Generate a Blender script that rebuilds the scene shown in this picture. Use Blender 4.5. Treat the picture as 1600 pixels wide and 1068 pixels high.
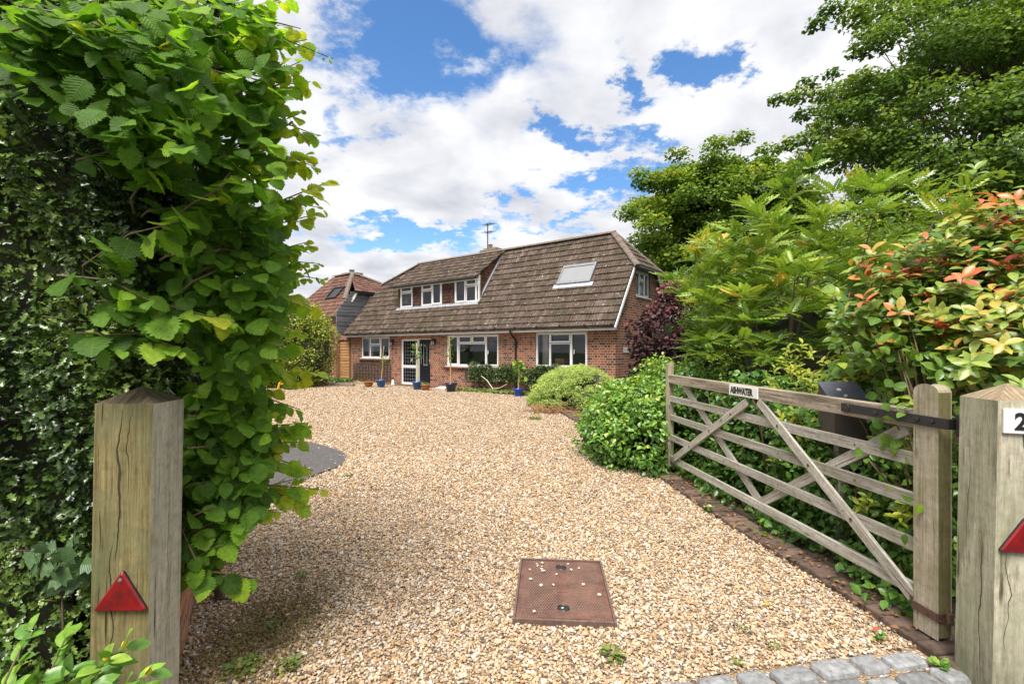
import bpy, bmesh, math, random
import numpy as np
from mathutils import Vector, Matrix
R = math.radians
random.seed(7)
for o in list(bpy.data.objects):
    bpy.data.objects.remove(o)
S = bpy.context.scene
COL = S.collection

# ------------------------------------------------------------------ camera
CAM_H, FPX, HOR = 1.5, 750.0, 546.0
cam_d = bpy.data.cameras.new('camera')
cam = bpy.data.objects.new('camera', cam_d)
COL.objects.link(cam)
cam.location = (0, 0, CAM_H)
cam.rotation_euler = (R(90), 0, 0)
cam_d.sensor_width = 36
cam_d.lens = 36 * FPX / 1600
cam_d.shift_y = (HOR - 534) / 1600
cam_d.clip_start = 0.05
cam_d.clip_end = 3000
S.camera = cam

# ------------------------------------------------------------------ light
S.view_settings.view_transform = 'Standard'
S.view_settings.look = 'None'
S.view_settings.exposure = 0.74
S.view_settings.gamma = 1.0
S.cycles.max_bounces = 6
S.cycles.transparent_max_bounces = 10
S.cycles.use_denoising = True
SUN_TO = Vector((-0.15, -0.44, 0.885)).normalized()
elev = math.asin(SUN_TO.z)
azim = math.atan2(SUN_TO.x, SUN_TO.y)
sun_d = bpy.data.lights.new('sun', 'SUN')
sun_d.energy = 4.2
sun_d.angle = R(32)
sun_d.color = (1.0, 0.95, 0.87)
sun = bpy.data.objects.new('sun', sun_d)
COL.objects.link(sun)
sun.location = (0, -5, 20)
sun.rotation_euler = SUN_TO.to_track_quat('Z', 'Y').to_euler()


def nd(nt, typ, ins=None, **props):
    n = nt.nodes.new(typ)
    for k, v in props.items():
        setattr(n, k, v)
    for k, v in (ins or {}).items():
        s = n.inputs[k]
        if isinstance(v, bpy.types.NodeSocket):
            nt.links.new(v, s)
        else:
            s.default_value = v
    return n


def mth(nt, op, a, b=0.0, c=None, clamp=False):
    i = {0: a, 1: b}
    if c is not None:
        i[2] = c
    return nd(nt, 'ShaderNodeMath', i, operation=op, use_clamp=clamp).outputs[0]


def ramp(nt, fac, stops, interp='LINEAR'):
    n = nd(nt, 'ShaderNodeValToRGB', {0: fac})
    cr = n.color_ramp
    cr.interpolation = interp
    while len(cr.elements) < len(stops):
        cr.elements.new(0.5)
    for e, (p, c) in zip(cr.elements, stops):
        e.position = p
        e.color = (c[0], c[1], c[2], 1) if not isinstance(c, (int, float)) else (c, c, c, 1)
    return n.outputs[0]


def mix(nt, fac, a, b, mode='MIX'):
    n = nd(nt, 'ShaderNodeMix', None, data_type='RGBA', blend_type=mode)
    for k, v in ((0, fac), (6, a), (7, b)):
        if isinstance(v, bpy.types.NodeSocket):
            nt.links.new(v, n.inputs[k])
        else:
            n.inputs[k].default_value = (v[0], v[1], v[2], 1) if isinstance(v, (tuple, list)) else v
    return n.outputs[2]


# sky with broken cloud
W = bpy.data.worlds.new('World')
S.world = W
W.use_nodes = True
nt = W.node_tree
nt.nodes.clear()
sky = nd(nt, 'ShaderNodeTexSky', None, sky_type='NISHITA')
sky.sun_disc = False
sky.sun_elevation = elev
sky.sun_rotation = azim
sky.ozone_density = 3.5
sky.air_density = 1.0
sky.dust_density = 0.4
tc = nd(nt, 'ShaderNodeTexCoord').outputs['Generated']
sep = nd(nt, 'ShaderNodeSeparateXYZ', {0: tc})
ay = mth(nt, 'MAXIMUM', mth(nt, 'ABSOLUTE', sep.outputs[1]), 0.05)
qx = mth(nt, 'DIVIDE', sep.outputs[0], ay)
qz = mth(nt, 'DIVIDE', sep.outputs[2], ay)
zz = mth(nt, 'ADD', mth(nt, 'MAXIMUM', sep.outputs[2], 0.0), 0.22)
cp = nd(nt, 'ShaderNodeCombineXYZ', {0: mth(nt, 'DIVIDE', sep.outputs[0], zz), 1: mth(nt, 'DIVIDE', sep.outputs[1], zz), 2: 0.3})
wv = nd(nt, 'ShaderNodeTexNoise', {'Vector': cp.outputs[0], 'Scale': 2.3, 'Detail': 9.0, 'Roughness': 0.55, 'Distortion': 0.35})
fine = nd(nt, 'ShaderNodeTexNoise', {'Vector': cp.outputs[0], 'Scale': 6.0, 'Detail': 10.0, 'Roughness': 0.62})
# warp the gaps with the noise
wq = nd(nt, 'ShaderNodeTexNoise', {'Vector': cp.outputs[0], 'Scale': 3.6, 'Detail': 9.0, 'Roughness': 0.66})
ws = nd(nt, 'ShaderNodeSeparateColor', {0: wq.outputs['Color']})
wx = mth(nt, 'ADD', qx, mth(nt, 'MULTIPLY', mth(nt, 'SUBTRACT', ws.outputs[0], 0.5), 0.55))
wz = mth(nt, 'ADD', qz, mth(nt, 'MULTIPLY', mth(nt, 'SUBTRACT', ws.outputs[1], 0.5), 0.34))
gap = None
for (gx, gy, rx, ry, st) in ((628, 62, 118, 82, 1.0), (560, 8, 80, 40, .6), (1122, 98, 44, 40, .85), (990, 108, 26, 34, .65), (905, 212, 105, 20, .62),
                             (1010, 196, 60, 18, .55), (948, 292, 70, 26, .75), (880, 345, 60, 18, .55), (640, 366, 115, 20, .75), (800, 345, 50, 22, .5),
                             (1000, 262, 60, 14, .5), (520, 175, 40, 36, .4), (560, 225, 50, 20, .35), (1290, 40, 30, 14, .2)):
    dx = mth(nt, 'DIVIDE', mth(nt, 'SUBTRACT', wx, (gx - 800) / FPX), rx / FPX)
    dz = mth(nt, 'DIVIDE', mth(nt, 'SUBTRACT', wz, (HOR - gy) / FPX), ry / FPX)
    d2 = mth(nt, 'ADD', mth(nt, 'MULTIPLY', dx, dx), mth(nt, 'MULTIPLY', dz, dz))
    g = mth(nt, 'MULTIPLY', mth(nt, 'POWER', 2.718, mth(nt, 'MULTIPLY', d2, -0.8)), st)
    gap = g if gap is None else mth(nt, 'MAXIMUM', gap, g)
cov = mth(nt, 'SUBTRACT', mth(nt, 'ADD', 0.62, mth(nt, 'MULTIPLY', mth(nt, 'SUBTRACT', wv.outputs[0], 0.5), 1.1)), mth(nt, 'MULTIPLY', gap, 0.98))
cov = mth(nt, 'ADD', cov, mth(nt, 'MULTIPLY', mth(nt, 'SUBTRACT', fine.outputs[0], 0.5), 0.5))
cfac = nd(nt, 'ShaderNodeMapRange', {0: cov, 1: 0.12, 2: 0.5}, interpolation_type='SMOOTHSTEP').outputs[0]
shn = nd(nt, 'ShaderNodeTexNoise', {'Vector': cp.outputs[0], 'Scale': 3.0, 'Detail': 8.0, 'Roughness': 0.5, 'Distortion': 0.2})
ccol = ramp(nt, shn.outputs[0], [(0.30, (3.7, 3.85, 4.3)), (0.46, (5.0, 5.1, 5.4)), (0.60, (6.3, 6.3, 6.4))])
hsv = nd(nt, 'ShaderNodeHueSaturation', {'Hue': 0.5, 'Saturation': 1.18, 'Value': 1.32, 'Color': sky.outputs[0]})
skyc = mix(nt, cfac, hsv.outputs[0], ccol)
bg = nd(nt, 'ShaderNodeBackground', {0: skyc, 1: 0.1})
out = nd(nt, 'ShaderNodeOutputWorld', {0: bg.outputs[0]})


# ------------------------------------------------------------------ helpers
def PX(px, py, d):
    """a photograph pixel at a known distance -> the point in the place"""
    return np.array([(px - 800) / FPX * d, d, CAM_H + (HOR - py) / FPX * d])


def GD(px, py):
    d = CAM_H * FPX / (py - HOR)
    return np.array([(px - 800) / FPX * d, d, 0.0])


def tag(o, label=None, cat=None, group=None, kind=None):
    if label: o['label'] = label
    if cat: o['category'] = cat
    if group: o['group'] = group
    if kind: o['kind'] = kind
    return o


def empty(name, loc, rz=0.0, label=None, cat=None, group=None):
    o = bpy.data.objects.new(name, None)
    o.empty_display_size = 0.2
    COL.objects.link(o)
    o.location = loc
    o.rotation_euler = (0, 0, rz)
    return tag(o, label, cat, group)


def link_mesh(name, me, mats, parent=None):
    o = bpy.data.objects.new(name, me)
    COL.objects.link(o)
    for m in (mats if isinstance(mats, (list, tuple)) else [mats]):
        me.materials.append(m)
    if parent is not None:
        o.parent = parent
    return o


class MB:
    """collects shapes and links them as ONE mesh object; uv in metres, u along the grain"""
    def __init__(s, seed=1):
        s.v, s.f, s.uv, s.mi, s.rn = [], [], [], [], []
        s.rng = random.Random(seed)

    def poly(s, pts, uv=None, mi=0, rnd=None):
        b = len(s.v)
        s.v += [tuple(p) for p in pts]
        s.f.append(list(range(b, b + len(pts))))
        s.uv += list(uv) if uv else [(p[0], p[2]) for p in pts]
        s.mi.append(mi)
        s.rn += [s.rng.random() if rnd is None else rnd] * len(pts)

    def box(s, c, size, M=None, g=None, mi=0, mif=None, off=True, taper=None):
        """box centred at c; M rotates; g = grain axis; mif = {face index: material}"""
        hx, hy, hz = [q / 2 for q in size]
        if g is None:
            g = max(range(3), key=lambda k: size[k])
        o = s.rng.uniform(0, 9) if off else 0
        r = s.rng.random()
        P = [(-hx, -hy, -hz), (hx, -hy, -hz), (hx, hy, -hz), (-hx, hy, -hz), (-hx, -hy, hz), (hx, -hy, hz), (hx, hy, hz), (-hx, hy, hz)]
        if taper:
            P = [(x * (taper if z > 0 else 1), y * (taper if z > 0 else 1), z) for x, y, z in P]
        F = [(0, 3, 2, 1), (4, 5, 6, 7), (0, 1, 5, 4), (1, 2, 6, 5), (2, 3, 7, 6), (3, 0, 4, 7)]
        K = [2, 2, 1, 0, 1, 0]
        b = len(s.v)
        for p in P:
            q = Vector(p)
            if M is not None: q = M @ q
            s.v.append((q.x + c[0], q.y + c[1], q.z + c[2]))
            s.rn.append(r)
        for i, f in enumerate(F):
            ax = [a for a in range(3) if a != K[i]]
            if g in ax:
                ua = g; va = [a for a in ax if a != g][0]
            else:
                ua, va = ax
            s.f.append([b + q for q in f])
            s.uv += [(P[q][ua] + o, P[q][va] + o * .37 + i * .31 * (1 if off else 0)) for q in f]
            s.mi.append(mif.get(i, mi) if mif else mi)

    def beam(s, p0, p1, w, h, up=(0, 0, 1), mi=0, mif=None):
        p0, p1 = Vector(p0), Vector(p1)
        d = (p1 - p0); L = d.length; x = d.normalized()
        z = Vector(up); z = (z - x * z.dot(x)).normalized(); y = z.cross(x)
        M = Matrix((x, y, z)).transposed()
        s.box((p0 + p1) / 2, (L, w, h), M, g=0, mi=mi, mif=mif)

    def tube(s, pts, rad, n=8, mi=0, cap=True):
        pts = [Vector(p) for p in pts]
        if not isinstance(rad, (list, tuple)): rad = [rad] * len(pts)
        b0 = len(s.v); r0 = s.rng.random(); o = s.rng.uniform(0, 5)
        prev = None; L = 0; rows = []
        for i, p in enumerate(pts):
            d = (pts[min(i + 1, len(pts) - 1)] - pts[max(i - 1, 0)]).normalized()
            if prev is None:
                a = Vector((0, 0, 1)) if abs(d.z) < .9 else Vector((1, 0, 0))
                x = a.cross(d).normalized()
            else:
                x = (prev - d * prev.dot(d)).normalized()
            prev = x; y = d.cross(x)
            if i: L += (p - pts[i - 1]).length
            rows.append(L)
            for k in range(n):
                t = 2 * math.pi * k / n
                s.v.append(tuple(p + (x * math.cos(t) + y * math.sin(t)) * rad[i])); s.rn.append(r0)
        for i in range(len(pts) - 1):
            for k in range(n):
                k2 = (k + 1) % n
                s.f.append([b0 + i * n + k, b0 + i * n + k2, b0 + (i + 1) * n + k2, b0 + (i + 1) * n + k])
                w = 6.28 * rad[i] / n
                s.uv += [(rows[i] + o, k * w), (rows[i] + o, (k + 1) * w), (rows[i + 1] + o, (k + 1) * w), (rows[i + 1] + o, k * w)]
                s.mi.append(mi)
        if cap:
            for e, rev in ((0, True), (len(pts) - 1, False)):
                ids = [b0 + e * n + k for k in range(n)]
                if rev: ids.reverse()
                s.f.append(ids); s.uv += [(0, 0)] * n; s.mi.append(mi)

    def lathe(s, c, prof, n=20, mi=0):
        b = len(s.v); r0 = s.rng.random()
        for (r, z) in prof:
            for k in range(n):
                t = 2 * math.pi * k / n
                s.v.append((c[0] + r * math.cos(t), c[1] + r * math.sin(t), c[2] + z)); s.rn.append(r0)
        for i in range(len(prof) - 1):
            for k in range(n):
                k2 = (k + 1) % n
                s.f.append([b + i * n + k, b + i * n + k2, b + (i + 1) * n + k2, b + (i + 1) * n + k])
                s.uv += [(k / n, i), ((k + 1) / n, i), ((k + 1) / n, i + 1), (k / n, i + 1)]; s.mi.append(mi)

    def build(s, name, mats, parent=None, smooth=False, bevel=0, loc=None, weld=False):
        me = bpy.data.meshes.new(name)
        me.from_pydata(s.v, [], s.f)
        uvl = me.uv_layers.new(name='uv')
        uvl.data.foreach_set('uv', np.array(s.uv, dtype=np.float32).ravel())
        me.polygons.foreach_set('material_index', np.array(s.mi, dtype=np.int32))
        at = me.attributes.new('rnd', 'FLOAT', 'POINT')
        at.data.foreach_set('value', np.array(s.rn, dtype=np.float32))
        if smooth:
            me.polygons.foreach_set('use_smooth', np.ones(len(me.polygons), dtype=bool))
        me.update()
        if weld:
            b_ = bmesh.new(); b_.from_mesh(me); bmesh.ops.remove_doubles(b_, verts=b_.verts, dist=1e-5); b_.to_mesh(me); b_.free()
        o = link_mesh(name, me, mats, parent)
        if loc is not None: o.location = loc
        if bevel:
            bv = o.modifiers.new('bevel', 'BEVEL')
            bv.width = bevel; bv.segments = 2; bv.limit_method = 'ANGLE'; bv.angle_limit = R(40)
            bv.harden_normals = False
        return o


# ------------------------------------------------------------------ foliage in numpy
def leaf_tpl(n, wf, fold=.3, droop=.15, serr=0.0, wave=0.0):
    t = np.linspace(0, 1, n + 1)
    V = [(0, q, -droop * q * q) for q in t]
    UV = [(.5, q) for q in t]
    for sgn in (-1, 1):
        for i in range(1, n):
            w = wf(t[i]) * (1 + serr * (1 if i % 2 else -1))
            V.append((sgn * w, t[i] + (serr * .12 if i % 2 else 0), fold * w - droop * t[i] ** 2 + wave * math.sin(i * 2.1 + sgn)))
            UV.append((.5 + sgn * w, t[i]))
    F = []
    for s_ in (0, 1):
        e = n + 1 + s_ * (n - 1)
        for i in range(n):
            a, b = i, i + 1
            l0 = e + i - 1; l1 = e + i
            q = [a, b] + ([l1] if i < n - 1 else []) + ([l0] if i > 0 else [])
            F.append(q if s_ else q[::-1])
    return np.array(V, dtype=np.float64), F, np.array(UV)


def merge_tpl(items):
    """items: (tpl, matrix3, offset) -> one template"""
    V, F, UV = [], [], []
    b = 0
    for (v, f, u), M, o in items:
        V.append(v @ np.array(M).T + np.array(o)); UV.append(u)
        F += [[i + b for i in q] for q in f]
        b += len(v)
    return np.concatenate(V), F, np.concatenate(UV)


def nrmz(a):
    return a / np.maximum(np.linalg.norm(a, axis=-1, keepdims=True), 1e-9)


class Fol:
    def __init__(s):
        s.v, s.lv, s.lt, s.uv, s.rn, s.nv = [], [], [], [], [], 0

    def add(s, tpl, pos, axis, nrm, size, rnd, wj=None):
        V, F, UV = tpl
        N = len(pos)
        y = nrmz(axis); z = nrm - (nrm * y).sum(1, keepdims=True) * y; z = nrmz(z); x = np.cross(y, z)
        size = np.broadcast_to(size, (N,))
        wj = np.ones(N) if wj is None else wj
        P = pos[:, None, :] + size[:, None, None] * (V[None, :, 0:1] * (x * wj[:, None])[:, None, :] + V[None, :, 1:2] * y[:, None, :] + V[None, :, 2:3] * z[:, None, :])
        s.v.append(P.reshape(-1, 3))
        fl = np.array([i for q in F for i in q]); ft = np.array([len(q) for q in F])
        s.lv.append((fl[None, :] + (np.arange(N) * len(V))[:, None] + s.nv).ravel())
        s.lt.append(np.tile(ft, N))
        s.uv.append(np.tile(UV[fl], (N, 1)))
        s.rn.append(np.repeat(np.broadcast_to(rnd, (N,)), len(V)))
        s.nv += N * len(V)

    def build(s, name, mats, parent=None, smooth=True):
        v = np.concatenate(s.v).astype(np.float32); lv = np.concatenate(s.lv).astype(np.int32); lt = np.concatenate(s.lt).astype(np.int32)
        me = bpy.data.meshes.new(name)
        me.vertices.add(len(v)); me.vertices.foreach_set('co', v.ravel())
        me.loops.add(len(lv)); me.loops.foreach_set('vertex_index', lv)
        me.polygons.add(len(lt))
        me.polygons.foreach_set('loop_start', np.concatenate([[0], np.cumsum(lt)[:-1]]).astype(np.int32))
        me.polygons.foreach_set('loop_total', lt)
        me.polygons.foreach_set('use_smooth', np.full(len(lt), smooth))
        me.update(calc_edges=True)
        uvl = me.uv_layers.new(name='uv'); uvl.data.foreach_set('uv', np.concatenate(s.uv).astype(np.float32).ravel())
        at = me.attributes.new('rnd', 'FLOAT', 'POINT'); at.data.foreach_set('value', np.concatenate(s.rn).astype(np.float32))
        o = link_mesh(name, me, mats, parent)
        if parent is not None:          # points are world coordinates
            o.matrix_parent_inverse = (Matrix.Translation(parent.location) @ parent.rotation_euler.to_matrix().to_4x4()).inverted()
        return o


def rdir(rng, n):
    return nrmz(rng.normal(size=(n, 3)))


def orient(rng, outward, up=.6, outw=.5, rand=.5, droop=.2, along=.6):
    n = len(outward)
    nr = nrmz(outward * outw + np.array([0, 0, up]) + rng.normal(size=(n, 3)) * rand)
    ax = nrmz(rng.normal(size=(n, 3)) * .7 + outward * along - np.array([0, 0, droop]))
    ax = nrmz(ax - (ax * nr).sum(1, keepdims=True) * nr)
    return ax, nr


def blob(rng, n, c, rad, nclump, cr, zmin=-.5, shell=(.55, .95), flat=1.0, inner=.5):
    """leaf positions on clumps that fill an ellipsoid"""
    d = rdir(rng, nclump * 6); d = d[d[:, 2] > zmin][:nclump]
    cc = d * rng.uniform(shell[0], shell[1], (len(d), 1))
    crs = cr * rng.uniform(.6, 1.3, len(d))
    k = rng.integers(0, len(d), n)
    u = rdir(rng, n)
    rr = rng.uniform(inner, 1, (n, 1)) ** .6
    loc = u * rr * crs[k][:, None]; loc[:, 2] *= flat
    p = (cc[k] + loc) * np.array(rad) + np.array(c)
    return p, nrmz(u * .6 + cc[k] * .4), k


OVAL = leaf_tpl(3, lambda t: .30 * math.sin(math.pi * min(1, t * .95 + .03)) ** .7, .35, .18)
OVAL2 = leaf_tpl(2, lambda t: .30, .35, .15)
LANCE = leaf_tpl(3, lambda t: .20 * math.sin(math.pi * t) ** .7, .35, .22)
ROUND = leaf_tpl(3, lambda t: .42, .25, .15)
HAZEL = leaf_tpl(16, lambda t: .46 * math.sin(math.pi * t ** .80) ** .66 * (1 - .25 * max(0, t - .8) / .2), .14, .24, .115, .018)
HOLLY = leaf_tpl(6, lambda t: .21 * math.sin(math.pi * t) ** .6, .45, .2, .48, .03)
MAPLE = leaf_tpl(4, lambda t: .46 * math.sin(math.pi * t) ** .5, .2, .2, .3)


# ------------------------------------------------------------------ materials
def new_mat(name):
    m = bpy.data.materials.new(name)
    m.use_nodes = True
    m.node_tree.nodes.clear()
    return m, m.node_tree


def finish(nt, col, rough=.6, bump=None, bstr=.3, bdist=.01, spec=.5, metal=0.0):
    i = {'Roughness': rough, 'Metallic': metal, 'Specular IOR Level': spec}
    p = nd(nt, 'ShaderNodeBsdfPrincipled', i)
    if isinstance(col, bpy.types.NodeSocket): nt.links.new(col, p.inputs['Base Color'])
    else: p.inputs['Base Color'].default_value = (*col, 1)
    if bump is not None:
        b = nd(nt, 'ShaderNodeBump', {'Height': bump, 'Strength': bstr, 'Distance': bdist})
        nt.links.new(b.outputs[0], p.inputs['Normal'])
    nd(nt, 'ShaderNodeOutputMaterial', {0: p.outputs[0]})
    return p


def rnd_attr(nt):
    return nd(nt, 'ShaderNodeAttribute', None, attribute_name='rnd').outputs['Fac']


def plain(name, col, rough=.6, var=.25, scale=8, bstr=.15, spec=.5, metal=0.0, rv=0.0):
    m, nt = new_mat(name)
    t = nd(nt, 'ShaderNodeTexCoord').outputs['Object']
    n = nd(nt, 'ShaderNodeTexNoise', {'Vector': t, 'Scale': scale, 'Detail': 6.0, 'Roughness': .6})
    c = ramp(nt, n.outputs[0], [(.3, [q * (1 - var) for q in col]), (.7, [min(1, q * (1 + var)) for q in col])])
    if rv: c = mix(nt, 1.0, c, ramp(nt, rnd_attr(nt), [(0, 1 - rv), (1, 1 + rv)]), 'MULTIPLY')
    finish(nt, c, rough, n.outputs[0], bstr, .01, spec, metal)
    return m


def leafmat(name, stops, trans=.35, rough=.4, veins=False, spec=.4, tcol=(1.25, 1.2, .45)):
    m, nt = new_mat(name)
    r = rnd_attr(nt)
    c = ramp(nt, r, stops)
    t = nd(nt, 'ShaderNodeTexCoord')
    ns = nd(nt, 'ShaderNodeTexNoise', {'Vector': t.outputs['Object'], 'Scale': 60.0, 'Detail': 3.0})
    c = mix(nt, 1.0, c, ramp(nt, ns.outputs[0], [(.3, .78), (.7, 1.18)]), 'MULTIPLY')
    bump = None
    if veins:
        s = nd(nt, 'ShaderNodeSeparateXYZ', {0: t.outputs['UV']})
        au = mth(nt, 'ABSOLUTE', mth(nt, 'SUBTRACT', s.outputs[0], .5))
        ph = mth(nt, 'FRACT', mth(nt, 'MULTIPLY', mth(nt, 'SUBTRACT', s.outputs[1], mth(nt, 'MULTIPLY', au, .75)), 8.0))
        tri = mth(nt, 'ABSOLUTE', mth(nt, 'SUBTRACT', ph, .5))
        lat = nd(nt, 'ShaderNodeMapRange', {0: tri, 1: .10, 2: .0}).outputs[0]
        mid = nd(nt, 'ShaderNodeMapRange', {0: au, 1: .022, 2: .008}).outputs[0]
        v = mth(nt, 'MAXIMUM', lat, mid)
        c = mix(nt, mth(nt, 'MULTIPLY', v, .35), c, mix(nt, .5, c, (.30, .42, .10)))
        bump = tri
    hs = mix(nt, 1.0, c, tcol, 'MULTIPLY')
    p = nd(nt, 'ShaderNodeBsdfPrincipled', {'Base Color': c, 'Roughness': rough, 'Specular IOR Level': spec})
    tr = nd(nt, 'ShaderNodeBsdfTranslucent', {0: hs})
    if bump is not None:
        b = nd(nt, 'ShaderNodeBump', {'Height': bump, 'Strength': .5, 'Distance': .004})
        nt.links.new(b.outputs[0], p.inputs['Normal']); nt.links.new(b.outputs[0], tr.inputs['Normal'])
    ms = nd(nt, 'ShaderNodeMixShader', {0: trans, 1: p.outputs[0], 2: tr.outputs[0]})
    nd(nt, 'ShaderNodeOutputMaterial', {0: ms.outputs[0]})
    return m


def wood(name, lo, hi, stain=(.10, .08, .05), stain_amt=.4, cracks=(), grain=70, algae=None, rough=.8, blotch=None):
    m, nt = new_mat(name)
    uv = nd(nt, 'ShaderNodeTexCoord').outputs['UV']
    s = nd(nt, 'ShaderNodeSeparateXYZ', {0: uv})
    wob = nd(nt, 'ShaderNodeTexNoise', {'Vector': uv, 'Scale': 3.0, 'Detail': 2.0}).outputs[0]
    vv = mth(nt, 'ADD', s.outputs[1], mth(nt, 'MULTIPLY', mth(nt, 'SUBTRACT', wob, .5), .018))
    gv = nd(nt, 'ShaderNodeCombineXYZ', {0: mth(nt, 'MULTIPLY', s.outputs[0], 2.2), 1: mth(nt, 'MULTIPLY', vv, grain)})
    g = nd(nt, 'ShaderNodeTexNoise', {'Vector': gv.outputs[0], 'Scale': 1.0, 'Detail': 5.0, 'Roughness': .65})
    gv2 = nd(nt, 'ShaderNodeCombineXYZ', {0: mth(nt, 'MULTIPLY', s.outputs[0], 1.0), 1: mth(nt, 'MULTIPLY', vv, grain * .22)})
    g2 = nd(nt, 'ShaderNodeTexNoise', {'Vector': gv2.outputs[0], 'Scale': 1.0, 'Detail': 3.0, 'Roughness': .6})
    gv3 = nd(nt, 'ShaderNodeCombineXYZ', {0: mth(nt, 'MULTIPLY', s.outputs[0], 14.0), 1: mth(nt, 'MULTIPLY', s.outputs[1], grain * 3.2), 2: 7.0})
    g3 = nd(nt, 'ShaderNodeTexNoise', {'Vector': gv3.outputs[0], 'Scale': 1.0, 'Detail': 4.0, 'Roughness': .75})
    f = mth(nt, 'ADD', mth(nt, 'ADD', mth(nt, 'MULTIPLY', g.outputs[0], .42), mth(nt, 'MULTIPLY', g2.outputs[0], .28)), mth(nt, 'MULTIPLY', g3.outputs[0], .30))
    c = ramp(nt, f, [(.36, [q * .62 for q in lo]), (.43, lo), (.52, [(a + b) / 2 for a, b in zip(lo, hi)]), (.62, hi)])
    c = mix(nt, 1.0, c, ramp(nt, rnd_attr(nt), [(0, .78), (.5, 1.0), (1, 1.2)]), 'MULTIPLY')
    st = nd(nt, 'ShaderNodeTexNoise', {'Vector': gv2.outputs[0], 'Scale': .9, 'Detail': 6.0, 'Roughness': .7})
    sf = nd(nt, 'ShaderNodeMapRange', {0: st.outputs[0], 1: .5, 2: .72}).outputs[0]
    c = mix(nt, mth(nt, 'MULTIPLY', sf, stain_amt), c, stain)
    dn = nd(nt, 'ShaderNodeTexNoise', {'Vector': uv, 'Scale': 26.0, 'Detail': 8.0, 'Roughness': .75})
    c = mix(nt, 1.0, c, ramp(nt, dn.outputs[0], [(.28, .62), (.5, 1.0), (.72, 1.22)]), 'MULTIPLY')
    if blotch:
        bm_ = nd(nt, 'ShaderNodeMapping', {'Vector': uv, 'Rotation': (0, 0, .35), 'Scale': (1.6, 7.0, 1)})
        bn = nd(nt, 'ShaderNodeTexNoise', {'Vector': bm_.outputs[0], 'Scale': 1.3, 'Detail': 8.0, 'Roughness': .7, 'Distortion': .6})
        c = mix(nt, mth(nt, 'MULTIPLY', nd(nt, 'ShaderNodeMapRange', {0: bn.outputs[0], 1: .50, 2: .66}).outputs[0], blotch[1]), c, blotch[0])
        bs = nd(nt, 'ShaderNodeMapRange', {0: s.outputs[0], 1: .34, 2: .02}).outputs[0]
        c = mix(nt, mth(nt, 'MULTIPLY', bs, mth(nt, 'MULTIPLY', bn.outputs[0], 1.1)), c, (.085, .070, .042))
    if algae:
        al = nd(nt, 'ShaderNodeTexNoise', {'Vector': uv, 'Scale': 4.5, 'Detail': 6.0, 'Roughness': .65})
        c = mix(nt, mth(nt, 'MULTIPLY', nd(nt, 'ShaderNodeMapRange', {0: al.outputs[0], 1: .42, 2: .62}).outputs[0], algae[1]), c, algae[0])
    # short drying checks
    ck = nd(nt, 'ShaderNodeCombineXYZ', {0: mth(nt, 'MULTIPLY', s.outputs[0], 3.0), 1: mth(nt, 'MULTIPLY', vv, grain * .9), 2: 4.0})
    cn = nd(nt, 'ShaderNodeTexNoise', {'Vector': ck.outputs[0], 'Scale': 1.0, 'Detail': 1.0})
    ch = nd(nt, 'ShaderNodeMapRange', {0: cn.outputs[0], 1: .33, 2: .24}).outputs[0]
    for (v0, u0, u1, w) in cracks:
        dv = mth(nt, 'ABSOLUTE', mth(nt, 'SUBTRACT', mth(nt, 'ADD', s.outputs[1], mth(nt, 'MULTIPLY', mth(nt, 'SUBTRACT', nd(nt, 'ShaderNodeTexNoise', {'Vector': uv, 'Scale': 5.0, 'Detail': 4.0}).outputs[0], .5), .07)), v0))
        um = mth(nt, 'SUBTRACT', 1.0, mth(nt, 'ABSOLUTE', mth(nt, 'DIVIDE', mth(nt, 'SUBTRACT', s.outputs[0], (u0 + u1) / 2), (u1 - u0) / 2)), clamp=True)
        wd = mth(nt, 'MULTIPLY', mth(nt, 'POWER', um, .5), w)
        ch = mth(nt, 'MAXIMUM', ch, nd(nt, 'ShaderNodeMapRange', {0: mth(nt, 'SUBTRACT', wd, dv), 1: 0.0, 2: .0012}).outputs[0])
    c = mix(nt, mth(nt, 'MULTIPLY', ch, .85), c, (.03, .022, .014))
    # knots
    kv = nd(nt, 'ShaderNodeCombineXYZ', {0: mth(nt, 'MULTIPLY', s.outputs[0], 3.0), 1: mth(nt, 'MULTIPLY', s.outputs[1], 7.0)})
    vo = nd(nt, 'ShaderNodeTexVoronoi', {'Vector': kv.outputs[0], 'Scale': 1.0})
    kf = nd(nt, 'ShaderNodeMapRange', {0: vo.outputs['Distance'], 1: .13, 2: .05}).outputs[0]
    c = mix(nt, mth(nt, 'MULTIPLY', kf, .55), c, (.07, .045, .025))
    h = mth(nt, 'SUBTRACT', f, mth(nt, 'MULTIPLY', ch, 1.2))
    finish(nt, c, rough, h, .8, .008, .2)
    return m


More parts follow.
